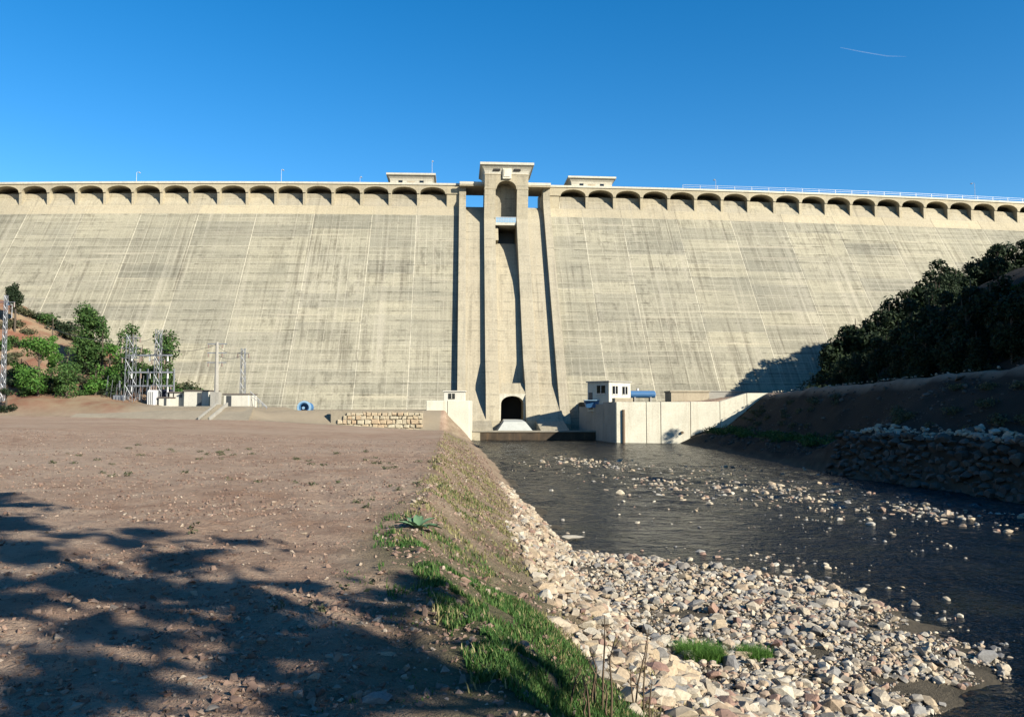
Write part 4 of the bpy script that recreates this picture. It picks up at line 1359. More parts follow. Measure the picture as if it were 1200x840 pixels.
# right hill trees
rproto = []
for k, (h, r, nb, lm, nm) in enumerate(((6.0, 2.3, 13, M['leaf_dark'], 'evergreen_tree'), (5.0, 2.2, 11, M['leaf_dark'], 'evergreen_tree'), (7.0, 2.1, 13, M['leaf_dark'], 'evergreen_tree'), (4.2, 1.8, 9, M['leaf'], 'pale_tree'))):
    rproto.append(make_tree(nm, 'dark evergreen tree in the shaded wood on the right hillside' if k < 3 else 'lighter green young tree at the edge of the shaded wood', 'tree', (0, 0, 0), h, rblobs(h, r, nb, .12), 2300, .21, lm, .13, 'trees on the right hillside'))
used = [False] * 4
def place_right(k, px, py_top, Y, label=None):
    x = (px - 600) / F * Y
    if x < float(x_hill_r(Y)) + 1.0: x = float(x_hill_r(Y)) + 1.0
    gz = ground_z(x, Y)
    top = at(px, py_top, Y).z
    h0 = (6.0, 5.0, 7.0, 4.2)[k]
    s = max(.5, min(1.7, (top - gz) / h0 * 1.02))
    if not used[k]:
        rt = rproto[k]
        rt.location = (x, Y, gz - .1); rt.scale = (s, s, s); rt.rotation_euler = (0, 0, random.uniform(0, 6))
        if label: rt['label'] = label
        used[k] = True
        return rt
    return dup(rproto[k], (x, Y, gz - .1), random.uniform(0, 6.28), s, label)
sil = [(972, 398), (980, 392), (992, 382), (1004, 374), (1016, 368), (1030, 364), (1044, 356), (1056, 350), (1066, 342), (1078, 330), (1090, 324), (1100, 318), (1112, 320), (1124, 315), (1136, 310), (1150, 306), (1162, 292), (1172, 288), (1184, 300), (1196, 286), (1208, 282), (1222, 278), (1238, 270), (1255, 262)]
for i, (px, py) in enumerate(sil):
    place_right(i % 3, px, py, 132 + random.uniform(-2, 2), 'dark evergreen on the skyline of the right wood against the ' + ('lower' if px < 1040 else 'middle' if px < 1140 else 'upper') + ' dam face')
def plant_right(k, x, y, sc_, label=None):
    gz = ground_z(x, y)
    return dup(rproto[k], (x, y, gz - .15), random.uniform(0, 6.28), sc_, label)
for i in range(46):
    y = 57 + 49 * (i / 45.0) + random.uniform(-1.5, 1.5)
    x = 40.6 + [0.2, 2.6, 5.0, 8.0][i % 4] + random.uniform(-.6, .6)
    if y > 88:
        x += (y - 88) * .05
    sc_ = random.uniform(.5, .85) if i % 4 == 0 else random.uniform(.75, 1.1)
    land = x - 1.19 * (116 - y)
    if 12 < land < 40:
        sc_ = min(sc_, (.742 * (116 - y) - 3.5 - ground_z(x, y)) / 7.2)
    if sc_ > .3:
        plant_right(i % 3, x, y, sc_, 'dark evergreen along the path edge ' + ('near the right photo edge' if y < 75 else 'halfway to the dam' if y < 95 else 'at its dam end') if i % 4 == 0 else 'dark evergreen inside the right wood ' + ('near the photo edge' if y < 75 else 'halfway to the dam' if y < 95 else 'towards the dam'))
for i in range(12):
    y = 100 + i * 1.6
    x = 51 + i * 1.1 + random.uniform(-1, 1)
    sc_ = random.uniform(.7, 1.0)
    if x - 1.19 * (116 - y) < 39:
        sc_ = min(sc_, (.742 * (116 - y) - 2.5 - ground_z(x, y)) / 7.2)
    if sc_ > .25:
        plant_right(i % 3, x, y, sc_)
place_right(3, 1098, 358, 104, 'pale green young tree in the middle of the shaded right wood')
place_right(3, 1194, 330, 88, 'light green young tree at the right edge before the shaded wood')
place_right(3, 1150, 372, 90, 'small grey-green tree low in the shaded right wood')
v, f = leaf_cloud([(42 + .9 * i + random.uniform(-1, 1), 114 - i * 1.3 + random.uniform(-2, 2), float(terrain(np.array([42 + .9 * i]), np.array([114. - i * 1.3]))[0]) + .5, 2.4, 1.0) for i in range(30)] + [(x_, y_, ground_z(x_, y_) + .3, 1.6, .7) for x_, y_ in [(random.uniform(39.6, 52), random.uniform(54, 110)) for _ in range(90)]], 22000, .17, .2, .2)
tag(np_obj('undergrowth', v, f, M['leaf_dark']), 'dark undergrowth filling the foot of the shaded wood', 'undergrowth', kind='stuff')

yr_ = RNG.uniform(46, 114, 2600)
xr_ = x_wr(yr_) + 1.2 + (35.6 - x_wr(yr_) - 1.2) * RNG.random(2600) ** 1.2
kr_ = fbm(xr_ / 2.2, yr_ / 2.2, 3) > -.05
xr_, yr_ = xr_[kr_], yr_[kr_]
rb_ = np.clip(.10 * np.exp(RNG.normal(0, .55, len(xr_))), .04, .4)
bank_rub = (np.stack([xr_, yr_, terrain(xr_, yr_) + rb_ * .15], 1), rb_)
v, f = leaf_cloud([(x_, y_, ground_z(x_, y_) + .1, random.uniform(.4, .9), .35) for x_, y_ in [(random.uniform(29, 35), random.uniform(50, 112)) for _ in range(60)]], 9000, .1, .3, .2)
tag(np_obj('slope_scrub', v, f, M['leaf_grey']), 'patchy grey scrub on the shaded slope of the right bank', 'undergrowth', kind='stuff')
v, f = leaf_cloud([(x_wr(y_) + 2.5 + random.uniform(0, 4), y_, -3.4 + random.uniform(0, .4), .9, .45) for y_ in np.linspace(68, 112, 40)], 6000, .12, .3, .2)
tag(np_obj('bank_scrub', v, f, M['leaf']), 'low green scrub along the foot of the shaded right bank', 'undergrowth', kind='stuff')
# the tree behind the photographer whose shade falls on the plateau
TB = (7.2, -.8)
sx, sy = -math.sin(SUN_AZ), math.cos(SUN_AZ)
pxv, pyv = math.cos(SUN_AZ), math.sin(SUN_AZ)
shade = [(5, 690, 30), (8, 650, 26), (4, 610, 24), (30, 715, 14), (14, 740, 25), (12, 780, 25), (8, 820, 28), (30, 850, 28), (36, 806, 10), (10, 572, 22), (40, 585, 18), (95, 590, 20), (75, 612, 22), (120, 622, 22), (150, 640, 22), (25, 640, 26), (60, 660, 28), (110, 668, 26), (160, 665, 20), (195, 620, 20), (215, 612, 14), (180, 640, 20), (205, 650, 16),
         (20, 690, 22), (90, 700, 22), (60, 735, 10), (265, 655, 18), (300, 660, 20), (345, 652, 18), (390, 655, 14), (250, 640, 8), (200, 712, 20), (240, 722, 20), (280, 735, 22), (310, 755, 22), (330, 700, 16), (370, 690, 16), (410, 700, 20), (350, 730, 16), (300, 790, 22), (150, 735, 14), (120, 800, 20), (150, 835, 26),
         (200, 770, 14), (430, 730, 22), (390, 715, 16), (470, 745, 22), (500, 770, 24), (450, 780, 16), (400, 760, 14), (520, 810, 24), (470, 820, 24), (420, 830, 22), (560, 835, 24), (345, 815, 18), (540, 770, 14), (510, 700, 14), (470, 690, 18), (440, 670, 14), (230, 830, 20), (600, 860, 22), (560, 870, 30), (480, 880, 30)]
blobs = []
tb_z = ground_z(*TB)
for (px, py, rp_) in shade:
    g = on_level(px, py, -1.75)
    dx, dy = g.x - TB[0], g.y - TB[1]
    along = dx * sx + dy * sy
    lat = dx * pxv + dy * pyv
    off = random.uniform(-1.5, 1.5)
    hgt = (along + off) * math.tan(SUN_EL)
    rr = rp_ / F * g.y * 1.0
    bx, by, bz = lat * pxv + off * sx, lat * pyv + off * sy, -1.75 + hgt - tb_z
    blobs.append((bx, by, bz, max(.2, rr * 1.35), max(.18, rr * .95)))
    for q_ in range(6):
        e_ = rr * random.uniform(.25, .5)
        blobs.append((bx + random.gauss(0, rr * 1.9), by + random.gauss(0, rr * 1.5), bz + random.gauss(0, rr * 1.3), max(.1, e_), max(.09, e_ * .8)))
v, f = leaf_cloud(blobs, 44000, .06, .1, 0.0)
st_ = thing('shade_tree', 'tall tree behind the photographer casting dappled shade on the plateau', 'tree', (TB[0], TB[1], tb_z))
hh = max(b[2] for b in blobs)
mb = limb_mesh(hh, .16, [b for b in blobs[::15]])
mb.v = [(q[0] + TB[0], q[1] + TB[1], q[2] + tb_z) for q in mb.v]
obj('trunk', mb, M['bark'], st_)
o = np_obj('crown', v, f, M['leaf']); o.parent = st_

# ------------------------------------------------------------------ stones
def hull_stone(npts, seed, ax=(1, .8, .6)):
    rg = np.random.default_rng(seed)
    import bmesh
    bm = bmesh.new()
    for _ in range(npts):
        d = rg.normal(size=3)
        d /= np.linalg.norm(d)
        d *= rg.uniform(.82, 1.08)
        bm.verts.new((d[0] * ax[0], d[1] * ax[1], d[2] * ax[2]))
    r = bmesh.ops.convex_hull(bm, input=bm.verts)
    bmesh.ops.delete(bm, geom=[e for e in r['geom_interior'] if isinstance(e, bmesh.types.BMVert)], context='VERTS')
    bmesh.ops.triangulate(bm, faces=bm.faces)
    bm.verts.index_update()
    v = np.array([q.co[:] for q in bm.verts])
    f = np.array([[q.index for q in fc.verts] for fc in bm.faces])
    bm.free()
    return v, f
HULLS = [hull_stone(13 + (k % 5) * 3, 100 + k, (1, random.uniform(.65, .95), random.uniform(.42, .75))) for k in range(16)]

HULLS_LO = [hull_stone(8, 300 + k, (1, .8, .6)) for k in range(10)]
def rand_rot(n, tiltmax=.5):
    yaw = RNG.uniform(0, 2 * np.pi, n)
    tx = RNG.normal(0, tiltmax * .5, n)
    ty = RNG.normal(0, tiltmax * .5, n)
    cz, sz, cx, sx_, cy, sy_ = np.cos(yaw), np.sin(yaw), np.cos(tx), np.sin(tx), np.cos(ty), np.sin(ty)
    Rz = np.zeros((n, 3, 3)); Rx = np.zeros((n, 3, 3)); Ry = np.zeros((n, 3, 3))
    Rz[:, 0, 0] = cz; Rz[:, 0, 1] = -sz; Rz[:, 1, 0] = sz; Rz[:, 1, 1] = cz; Rz[:, 2, 2] = 1
    Rx[:, 0, 0] = 1; Rx[:, 1, 1] = cx; Rx[:, 1, 2] = -sx_; Rx[:, 2, 1] = sx_; Rx[:, 2, 2] = cx
    Ry[:, 1, 1] = 1; Ry[:, 0, 0] = cy; Ry[:, 0, 2] = sy_; Ry[:, 2, 0] = -sy_; Ry[:, 2, 2] = cy
    return Rz @ Rx @ Ry

def scatter_mesh(name, P, rad, material, label, cat, tiltmax=.6, hulls=None):
    hulls = hulls or HULLS
    """joined field of stones too many to handle singly"""
    VS, FS, base = [], [], 0
    Rm = rand_rot(len(P), tiltmax)
    hk = RNG.integers(0, len(hulls), len(P))
    for k, (hv, hf) in enumerate(hulls):
        sel = np.where(hk == k)[0]
        if not len(sel):
            continue
        v = np.einsum('nij,vj->nvi', Rm[sel], hv) * rad[sel][:, None, None] + P[sel][:, None, :]
        FS.append((hf[None] + (np.arange(len(sel)) * len(hv))[:, None, None] + base).reshape(-1, 3))
        VS.append(v.reshape(-1, 3))
        base += len(sel) * len(hv)
    o = np_obj(name, np.concatenate(VS), np.concatenate(FS), material)
    return tag(o, label, cat, kind='stuff')

cand_P, cand_r, cand_z = [], [], []
def field(n, sampler, rmed, rsig, rmax, zname, sink=.25):
    x, y = sampler(n)
    r = np.clip(rmed * np.exp(RNG.normal(0, rsig, len(x))), rmed * .35, rmax)
    z = terrain(x, y)
    cand_P.append(np.stack([x, y, z + r * sink], 1))
    cand_r.append(r)
    cand_z.extend([zname] * len(x))

def samp_bank(n):
    y = 3 + 47 * RNG.random(n * 3) ** 1.7
    lo = np.interp(y, [3, 6, 8, 10, 14, 20, 30, 50], [.22, .25, .28, .32, .43, .50, .60, .80])
    t = lo + (1.05 - lo) * RNG.random(len(y)) ** .9
    x = x_crest(y) + t * (x_toe(y) - x_crest(y))
    keep = RNG.random(len(y)) < np.clip(.35 + 1.2 * (t - lo) + .5 * fbm(x / .9, y / .9, 2), 0, 1)
    return x[keep][:n], y[keep][:n]
def samp_bar(n):
    y = 8 + 21 * RNG.random(n * 2) ** 1.1
    t = RNG.random(n * 2)
    x = x_toe(y) - .2 + t * (x_wl(y) - x_toe(y) + .5 + .6 * fbm(y / 1.5, y * 0, 2))
    keep = fbm(x / .9 + 40, y / .9, 3) + RNG.normal(0, .12, len(x)) > -.30 + .42 * np.clip((t - .45) / .55, 0, 1) ** 1.5
    return x[keep][:n], y[keep][:n]
def samp_line(pts, n, jx, jy):
    """pebble riffles standing in the water"""
    k = RNG.integers(0, len(pts) - 1, n)
    t = RNG.random(n)
    a = np.array([on_level(px, py, WATER)[:2] for px, py in pts])
    p = a[k] * (1 - t)[:, None] + a[k + 1] * t[:, None]
    return p[:, 0] + RNG.normal(0, jx, n), p[:, 1] + RNG.normal(0, jy, n)
def field_water(pts, n, jx, jy, rmed, rmax, zname):
    n = int(n * 1.5)
    x, y = samp_line(pts, n, jx * 1.9, jy * 1.9)
    r = np.clip(rmed * .8 * np.exp(RNG.normal(0, .55, n)), rmed * .3, rmax)
    cand_P.append(np.stack([x, y, WATER + r * RNG.uniform(-.5, .05, n)], 1))
    cand_r.append(r)
    cand_z.extend([zname] * n)
field(16000, samp_bank, .052, .62, .21, 'bank')
field(14000, samp_bar, .050, .60, .25, 'bar')
field_water([(650, 538), (690, 541), (735, 548)], 130, .7, 1.8, .17, .36, 'riffle')
field_water([(730, 560), (790, 572), (850, 580), (900, 572)], 230, 1.0, 2.4, .16, .36, 'riffle')
field_water([(850, 566), (920, 578), (985, 600)], 130, .8, 1.2, .15, .34, 'riffle')
field_water([(1020, 590), (1060, 596), (1100, 603), (1140, 612)], 110, .5, .8, .14, .32, 'riffle')
field_water([(780, 650), (860, 655), (930, 665), (1000, 690)], 70, .6, .6, .12, .26, 'shallow')
field_water([(1040, 715), (1110, 750), (1170, 785)], 60, .5, .5, .10, .2, 'shallow')
field_water([(590, 590), (625, 620), (680, 655), (760, 665)], 90, .25, .4, .15, .3, 'shallow')
field_water([(1175, 600), (1190, 604), (1198, 612)], 9, .3, .3, .3, .5, 'riffle')
field_water([(880, 640), (960, 590), (1000, 570), (700, 600), (900, 700), (1100, 690)], 60, 1.2, 1.6, .10, .25, 'riffle')
field_water([(620, 540), (700, 550), (800, 565), (900, 575), (1000, 590), (1100, 605)], 260, 1.2, 6.0, .10, .22, 'riffle')  # this field and the next: small stones, partly standing in for glints on the water
field_water([(660, 545), (760, 552), (860, 552), (960, 572)], 240, 1.6, 3.5, .12, .26, 'riffle')
field_water([(820, 600), (900, 606), (1000, 622), (1080, 640)], 60, 1.5, 1.5, .07, .16, 'riffle')
def samp_berm(n):
    y = 46 + 20 * RNG.random(n)
    s = 1.5 + 2.2 * RNG.random(n) ** 1.3
    return x_wr(y) + s, y
field(420, samp_berm, .17, .4, .45, 'berm')
P_ = np.concatenate(cand_P)
r_ = np.concatenate(cand_r)
zn = np.array(cand_z)
dep = np.maximum(P_[:, 1] * math.cos(TILT) + P_[:, 2] * math.sin(TILT), .5)
hx_ = 600 + F * P_[:, 0] / dep
hy_ = 420 - F * (P_[:, 2] * math.cos(TILT) - P_[:, 1] * math.sin(TILT)) / dep
inside = (hx_ > 10) & (hx_ < 1190) & (hy_ > 300) & (hy_ < 832)
apx = np.where(inside, r_ / dep * F, 0)
order = np.argsort(-apx)
single = order[:296]
rest = np.setdiff1d(np.arange(len(P_)), single)
stone_me = []
for hv, hf in HULLS:
    tmp = np_obj('river_stone', hv, hf, M['st_pale'])
    stone_me.append(tmp.data)
    bpy.data.objects.remove(tmp)
me_by = {}
def stone_mesh(k, mk):
    if (k, mk) not in me_by:
        m_ = stone_me[k].copy()
        m_.materials.clear()
        m_.materials.append(M[mk])
        m_.name = 'river_stone'
        me_by[(k, mk)] = m_
    return me_by[(k, mk)]
LAND = {'bank': [((715, 800), 'beside the dry stalks'), ((640, 665), 'by the long tan slab'), ((692, 718), 'around the orange tan slab'), ((650, 745), 'just under the grass strip'), ((615, 610), 'high up towards the dam'), ((760, 760), 'at the foot of the slope'), ((790, 835), 'at the lowest corner of the slope')],
        'bar': [((820, 770), 'around the larger grass tuft'), ((885, 765), 'around the smaller grass tuft'), ((970, 708), 'near the large flat boulder'), ((860, 670), 'along the upstream water edge'), ((1090, 760), 'on the far tip'), ((960, 820), 'below the tufts'), ((760, 700), 'where it meets the slope'), ((1040, 820), 'at the near water edge')]}
def landmark(z, x, y):
    L_ = LAND.get(z)
    return '' if not L_ else ' ' + min(L_, key=lambda q: (q[0][0] - x) ** 2 + (q[0][1] - y) ** 2)[1]
where_txt = {'bank': 'in the rubble slope under the grassy bank', 'bar': 'on the cobble bar beside the river', 'riffle': 'standing out of the water in a riffle', 'shallow': 'at the water line by the cobbles', 'berm': 'on the shaded berm of the right bank'}
short_txt = {'bank': 'in the rubble slope', 'bar': 'on the cobble bar', 'riffle': 'standing out of the water in a riffle', 'shallow': 'at the water line by the cobbles', 'berm': 'on the shaded berm of the right bank'}
adj = {'st_pale': 'pale', 'st_tan': 'tan', 'st_pink': 'reddish', 'st_grey': 'grey'}
for i in single:
    z = zn[i]
    mk = random.choices(['st_pale', 'st_tan', 'st_pink', 'st_grey'], {'bank': [5, 5, 1, 1], 'bar': [6, 2, 1, 1.5], 'riffle': [8, 1, .3, 1], 'shallow': [8, 1, .3, 1], 'berm': [6, 1, .5, 2]}[z])[0]
    o = bpy.data.objects.new('river_stone', stone_mesh(random.randrange(len(HULLS)), mk))
    COL.objects.link(o)
    o.location = P_[i]
    s = float(r_[i])
    o.scale = (s * random.uniform(.9, 1.25), s * random.uniform(.85, 1.05), s * random.uniform(.8, 1.0))
    o.rotation_euler = (random.gauss(0, .3), random.gauss(0, .3), random.uniform(0, 6.28))
    sz_ = 'big ' if s > .2 else ''
    lm_ = landmark(z, hx_[i], hy_[i])
    tag(o, f'{sz_}{adj[mk]} stone {short_txt[z]}{lm_}', 'stone', f'{sz_}{adj[mk]} stones {short_txt[z]}{lm_}')
rb_sel = rest[zn[rest] == 'bank']
ot_sel = rest[zn[rest] != 'bank']
scatter_mesh('slope_rubble', P_[rb_sel], r_[rb_sel], M['st_slope'], 'tan and brown angular rubble spilling down the left bank to the water', 'rubble')
scatter_mesh('river_cobbles', P_[ot_sel], r_[ot_sel], M['st_mix'], 'pale cobbles of the bar and the riffles, tiny ones also standing in for glints', 'cobbles')
xp, yp = samp_bar(26000)
xp2, yp2 = samp_bank(9000)
xp, yp = np.concatenate([xp, xp2]), np.concatenate([yp, yp2])
rp_ = np.clip(.018 * np.exp(RNG.normal(0, .5, len(xp))), .008, .045)
scatter_mesh('bar_grit', np.stack([xp, yp, terrain(xp, yp) + rp_ * .3], 1), rp_, M['st_slope'], 'brown grit and small pebbles between the cobbles', 'gravel', .9, HULLS_LO)
# a few unmistakable stones
def big_stone(px, py, z, sc, mk, label, rz=0.3, tilt=0.1, hull=2):
    p = on_level(px, py, z)
    o = bpy.data.objects.new('river_stone', stone_mesh(hull, mk))
    COL.objects.link(o)
    o.location = p
    o.scale = sc
    o.rotation_euler = (tilt, .05, rz)
    tag(o, label, 'stone')
big_stone(672, 629, -5.2, (.55, .3, .12), 'st_pale', 'flat pale slab lying half in the water below the rubble slope', .1)
big_stone(970, 708, -5.15, (.42, .3, .25), 'st_pale', 'large pale flat boulder at the edge of the cobble bar', .3, .1, 4)
big_stone(968, 662, -5.25, (.2, .16, .17), 'st_pale', 'lone pale stone in the river beyond the cobble bar', .8, 0, 5)
def slope_point(px, py, y0=3.0, y1=60.0):
    for Y in np.arange(y0, y1, .04):
        p = at(px, py, float(Y))
        if ground_z(p.x, p.y) >= p.z:
            return p
    return at(px, py, y1)
for (px, py, s, mk, lb, h) in ((712, 806, .10, 'st_pink', 'brick red stone between the dry stalks at the bottom of the slope', 3), (665, 826, .085, 'st_pink', 'dull red stone in the lower edge of the grass', 6), (700, 765, .14, 'st_pale', 'whitish block just above the dry stalks', 7), (640, 662, .22, 'st_tan', 'long tan slab lying down the rubble slope', 8),
                               (692, 718, .2, 'st_tan', 'broad orange tan slab in the middle of the rubble slope', 9), (650, 730, .2, 'st_pale', 'large pale rock below the grass on the rubble slope', 10)):
    p = slope_point(px, py)
    o = bpy.data.objects.new('river_stone', stone_mesh(h, mk))
    COL.objects.link(o)
    o.location = p
    o.scale = (s * 1.3, s, s * .75)
    o.rotation_euler = (.25, .2, random.uniform(0, 3))
    tag(o, lb, 'stone')

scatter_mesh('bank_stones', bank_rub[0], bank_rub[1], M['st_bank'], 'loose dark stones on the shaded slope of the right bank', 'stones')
# gravel and clods on the plateau
def samp_plat(n):
    y = 3.5 + 60 * RNG.random(n) ** 2.4
    x = np.minimum(x_crest(y) + .3, 20) - np.abs(RNG.random(n)) * (.66 * y + 2 + x_crest(y))
    return x, y
x, y = samp_plat(60000)
dens = fbm(x / 1.5, y / 1.5, 3)
kp = RNG.random(len(x)) < np.clip(.45 + 1.3 * dens, .06, 1)
x, y = x[kp], y[kp]
r = np.clip(.011 * np.exp(RNG.normal(0, .65, len(x))) * (1 + y / 22), .004, .055)
scatter_mesh('plateau_gravel', np.stack([x, y, terrain(x, y) + r * .15], 1), r, M['st_gravel'], 'loose reddish gravel and clods on the bare plateau', 'gravel', .9, HULLS_LO)
for i, (px, py, s, mk, lb) in enumerate(((455, 768, .075, 'st_tan', 'orange tan rock in the dappled shade on the plateau'), (405, 768, .06, 'st_tan', 'flat tan rock left of the orange one in the shade'), (404, 696, .05, 'st_pale', 'bright pale pebble at the edge of the plateau shade'), (440, 820, .13, 'st_grey', 'dark rounded clod at the bottom of the plateau'),
                                         (237, 794, .05, 'st_grey', 'small elongated grey stone in the shade at lower left'), (286, 728, .055, 'st_tan', 'small tan stone at the edge of the dappled shade'), (410, 617, .05, 'st_pale', 'pale pebble on the sunlit plateau left of the rosette plant'), (128, 750, .035, 'st_grey', 'small dark stone in a sunny gap of the shade'), (462, 660, .06, 'st_pink', 'reddish clod near the grassy bank edge'), (355, 625, .09, 'st_tan', 'brown clod in the sunlit middle of the plateau'), (290, 622, .09, 'st_tan', 'low brown clod left of the other one on the sunlit plateau'))):
    p = slope_point(px, py)
    o = bpy.data.objects.new('plateau_rock', stone_mesh((i * 3) % 16, mk))
    COL.objects.link(o)
    o.location = p
    o.scale = (s * 1.0, s * .78, s * .55)
    o.rotation_euler = (.1, .1, i)
    tag(o, lb, 'rock')

# boulder wall along the right bank
bw = thing('boulder_wall', 'dry wall of big dark boulders along the shaded right bank', 'wall', (28, 52, -5.3))
nb_ = 0
for row in range(7):
    y = 44.5 - row * .2
    while y < 66:
        rr = random.uniform(.26, .62)
        s = .05 + row * .21 + random.uniform(-.15, .15)
        x = float(x_wr(y)) + s
        z = -5.25 + row * .50 + random.uniform(-.25, .25)
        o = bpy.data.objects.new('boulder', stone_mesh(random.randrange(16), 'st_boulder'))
        COL.objects.link(o)
        o.parent = bw
        o.location = (x - 28, y - 52, z + 5.3)
        o.scale = (rr * .8, rr * 1.05, rr * .95)
        o.rotation_euler = (random.gauss(0, .2), random.gauss(0, .2), 1.57 + random.gauss(0, .3))
        y += rr * 1.5
        nb_ += 1
x = []
# pale stones lining the path edge on the right bank crest
ys = np.arange(48, 114, .3)
ys = ys[RNG.random(len(ys)) < .3 + .9 * np.clip(fbm(ys / 4, ys * 0, 2) + .2, 0, 1)]
xs = 36.0 + RNG.normal(0, .12, len(ys))
rr_ = RNG.uniform(.06, .18, len(ys))
scatter_mesh('kerb_stones', np.stack([xs, ys, z_crest_r(ys) + .12 + rr_ * .3], 1), rr_, M['st_mix'], 'pale loose stones lining the path edge above the shaded bank', 'stones')

yb = 3 + 70 * RNG.random(22000) ** 1.6
tb_ = RNG.uniform(-.08, .8, 22000)
xb = x_crest(yb) + tb_ * (x_toe(yb) - x_crest(yb))
kb_ = fbm(xb / .8 + 3, yb / .8, 3) > -.1
xb, yb = xb[kb_], yb[kb_]
rb = np.clip(.014 * np.exp(RNG.normal(0, .6, len(xb))) * (1 + yb / 25), .006, .09)
scatter_mesh('bank_gravel', np.stack([xb, yb, terrain(xb, yb) + rb * .1], 1), rb, M['st_gravel'], 'small stones and clods scattered over the soil of the river bank', 'gravel', .9, HULLS_LO)
# ------------------------------------------------------------------ grass, weeds
def grass_field(P, h, name, label, material, lean=.35, wid=.0042):
    n = len(P)
    a = RNG.uniform(0, 2 * np.pi, n)
    dx, dy = np.cos(a), np.sin(a)
    ln = h * RNG.uniform(.1, 2 * lean, n)
    w = wid * RNG.uniform(.7, 1.5, n) * (1 + P[:, 1] / 14)
    px, py = -dy * w, dx * w
    b0 = P + np.stack([px, py, 0 * w], 1); b1 = P - np.stack([px, py, 0 * w], 1)
    mid = P + np.stack([dx * ln * .35, dy * ln * .35, h * .6], 1)
    m0 = mid + np.stack([px, py, 0 * w], 1) * .7; m1 = mid - np.stack([px, py, 0 * w], 1) * .7
    tip = P + np.stack([dx * ln, dy * ln, h], 1)
    V = np.stack([b0, b1, m0, m1, tip], 1).reshape(-1, 3)
    i = np.arange(n)[:, None] * 5
    Fc = np.concatenate([i + [0, 1, 3], i + [0, 3, 2], i + [2, 3, 4]], 1).reshape(-1, 3)
    return np_obj(name, V, Fc, material)
gpx, gpy, gh = [], [], []
def grass_patch(n, ylo, yhi, tlo, thi, thr, hmin, hmax, pw=1.4):
    y = ylo + (yhi - ylo) * RNG.random(n) ** pw
    t = RNG.uniform(tlo, thi, n)
    x = x_crest(y) + t * (x_toe(y) - x_crest(y))
    k = fbm(x / .55 + 9, y / .8, 3) > thr
    gpx.append(x[k]); gpy.append(y[k]); gh.append(RNG.uniform(hmin, hmax, k.sum()))
grass_patch(34000, 3.2, 6.5, -.02, .23, -.14, .012, .075)
grass_patch(38000, 5.5, 11.5, -.05, .32, -.1, .015, .09)
grass_patch(5000, 8, 14.5, -.12, .3, 0.05, .03, .10)
grass_patch(3000, 13, 30, .02, .45, .22, .04, .13)
grass_patch(2500, 5, 9, -.3, .0, .16, .012, .04)
gx_, gy_, gh_ = np.concatenate(gpx), np.concatenate(gpy), np.concatenate(gh)
gz_ = terrain(gx_, gy_) - .01
go = grass_field(np.stack([gx_, gy_, gz_], 1), gh_, 'bank_grass', '', M['grass'])
tag(go, 'short green grass growing down the top of the river bank', 'grass', kind='stuff')

gpx, gpy, gh = [], [], []
grass_patch(2600, 3.2, 9, -.06, .34, -.05, .03, .12)
grass_patch(26000, 6, 40, -.06, .6, .04, .02, .10, 1.6)
grass_patch(5000, 20, 60, -.1, .7, .1, .04, .14, 1.2)
grass_patch(2500, 34, 100, .0, .6, .1, .06, .2, 1.2)
dx_, dy_, dh_ = np.concatenate(gpx), np.concatenate(gpy), np.concatenate(gh)
dg = grass_field(np.stack([dx_, dy_, terrain(dx_, dy_) - .01], 1), dh_, 'dry_grass', '', M['straw'], .5, .005)
tag(dg, 'thin dry straw-coloured grass on the soil of the river bank', 'grass', kind='stuff')
def tuft(px, py, n, rad, h, label):
    p = slope_point(px, py, 6)
    a = RNG.uniform(0, 6.28, n); q = rad * RNG.random(n) ** .5
    P = np.stack([p.x + q * np.cos(a), p.y + q * np.sin(a) * .8, np.full(n, p.z - .03)], 1)
    P[:, 2] = terrain(P[:, 0], P[:, 1]) - .03
    o = grass_field(P - np.array(p), RNG.uniform(.5, 1, n) * h, 'grass_tuft', label, M['tuft'], .6, .004)
    o.location = p
    tag(o, label, 'grass tuft')
tuft(822, 774, 3000, .46, .40, 'bright green grass tuft among the cobbles, larger and left of two')
tuft(884, 770, 1500, .34, .28, 'duller green grass tuft among the cobbles, smaller and right of two')

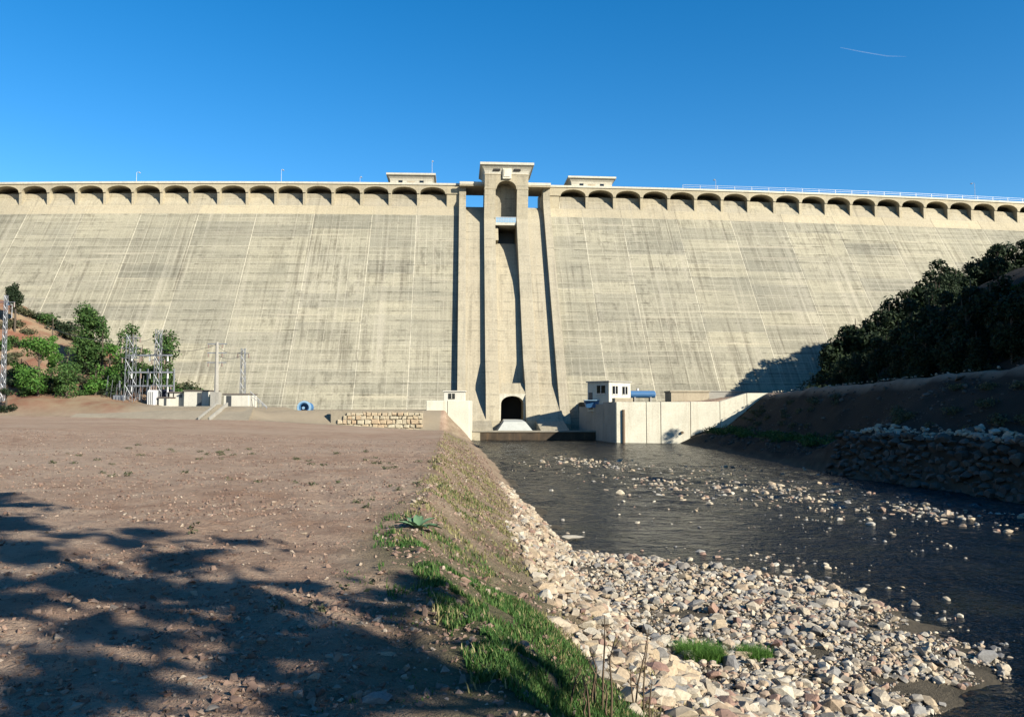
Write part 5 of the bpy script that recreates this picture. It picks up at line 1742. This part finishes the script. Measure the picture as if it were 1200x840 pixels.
# rosette plant at the bank edge
rp0 = slope_point(489, 620)
ro = thing('rosette_plant', 'leafy pale green rosette plant on the edge of the plateau', 'plant', rp0)
for k in range(15):
    a = k * 2.4 + random.uniform(-.3, .3)
    L_, el = random.uniform(.26, .42), random.uniform(.35, 1.1)
    mb = MB(); vs, fs = [], []
    for s in range(6):
        t = s / 5
        rr = L_ * t
        e = el - t * .9 * el
        hz = L_ * (math.sin(el) * t - .45 * t * t)
        w = .055 * math.sin(math.pi * min(1, .12 + t * .88)) + .004
        c_ = Vector((math.cos(a) * rr * math.cos(el * .6), math.sin(a) * rr * math.cos(el * .6), hz))
        pn = Vector((-math.sin(a), math.cos(a), 0))
        for q, dz in ((-1, .02), (0, 0), (1, .02)):
            vs.append(rp0 + c_ + pn * w * q + Vector((0, 0, dz)))
    for s in range(5):
        for q in range(2):
            fs.append((s * 3 + q, s * 3 + q + 1, s * 3 + q + 4, s * 3 + q + 3))
    mb.add(vs, fs)
    obj('leaf', mb, M['rosette'], ro, True)

wb = []
for (px, py, n_) in ((200, 519, 8), (290, 521, 8), (400, 528, 10), (460, 534, 10), (230, 612, 3), (330, 560, 5), (440, 580, 6), (150, 545, 5), (500, 560, 8), (90, 530, 6), (420, 690, 4), (340, 720, 4)):
    for _ in range(n_):
        q = on_level(px + random.gauss(0, 34), py + random.gauss(0, 3), -1.8)
        wb.append((q.x, q.y, ground_z(q.x, q.y) + .03, .05 + .004 * q.y, .03 + .0015 * q.y))
v, f = leaf_cloud(wb, 2600, .035, .4, 0.0)
tag(np_obj('plateau_weeds', v, f, M['leaf_grey']), 'sparse low dull green weeds dotted over the plateau', 'weeds', kind='stuff')
# dry stalks in the foreground
def stalks(px, py, hts, label):
    p = slope_point(px, py, 3)
    root = thing('dry_weed', label, 'weed', p, 'dry weed stalks at the foot of the grassy slope')
    for i, h in enumerate(hts):
        a = random.uniform(-.25, .25)
        b = p + Vector((random.uniform(-.12, .12), random.uniform(-.12, .12), -.05))
        pts = [b, b + Vector((a * h * .3, .02, h * .4)), b + Vector((a * h * .7 + random.uniform(-.03, .03), 0, h * .75)), b + Vector((a * h + random.uniform(-.04, .04), .02, h))]
        mb = MB(); mb.tube(pts, [.009, .008, .006, .003], 5)
        for k in range(4):
            t0 = pts[1] + (pts[3] - pts[1]) * (k + 1) / 5
            mb.tube([t0, t0 + Vector((random.uniform(-.07, .07), random.uniform(-.03, .03), random.uniform(.04, .1)))], [.003, .0015], 4)
        obj('stalk', mb, M['dry'], root)
stalks(706, 836, [.62, .74, .5, .45, .3], 'clump of dry brown stalks, left one of two in the lower foreground')
stalks(748, 838, [.85, .7, .5, .4], 'taller clump of dry brown stalks, right one of two in the lower foreground')
stalks(672, 838, [.3, .35, .2], 'short dry stalks at the edge of the grass in the lower foreground')
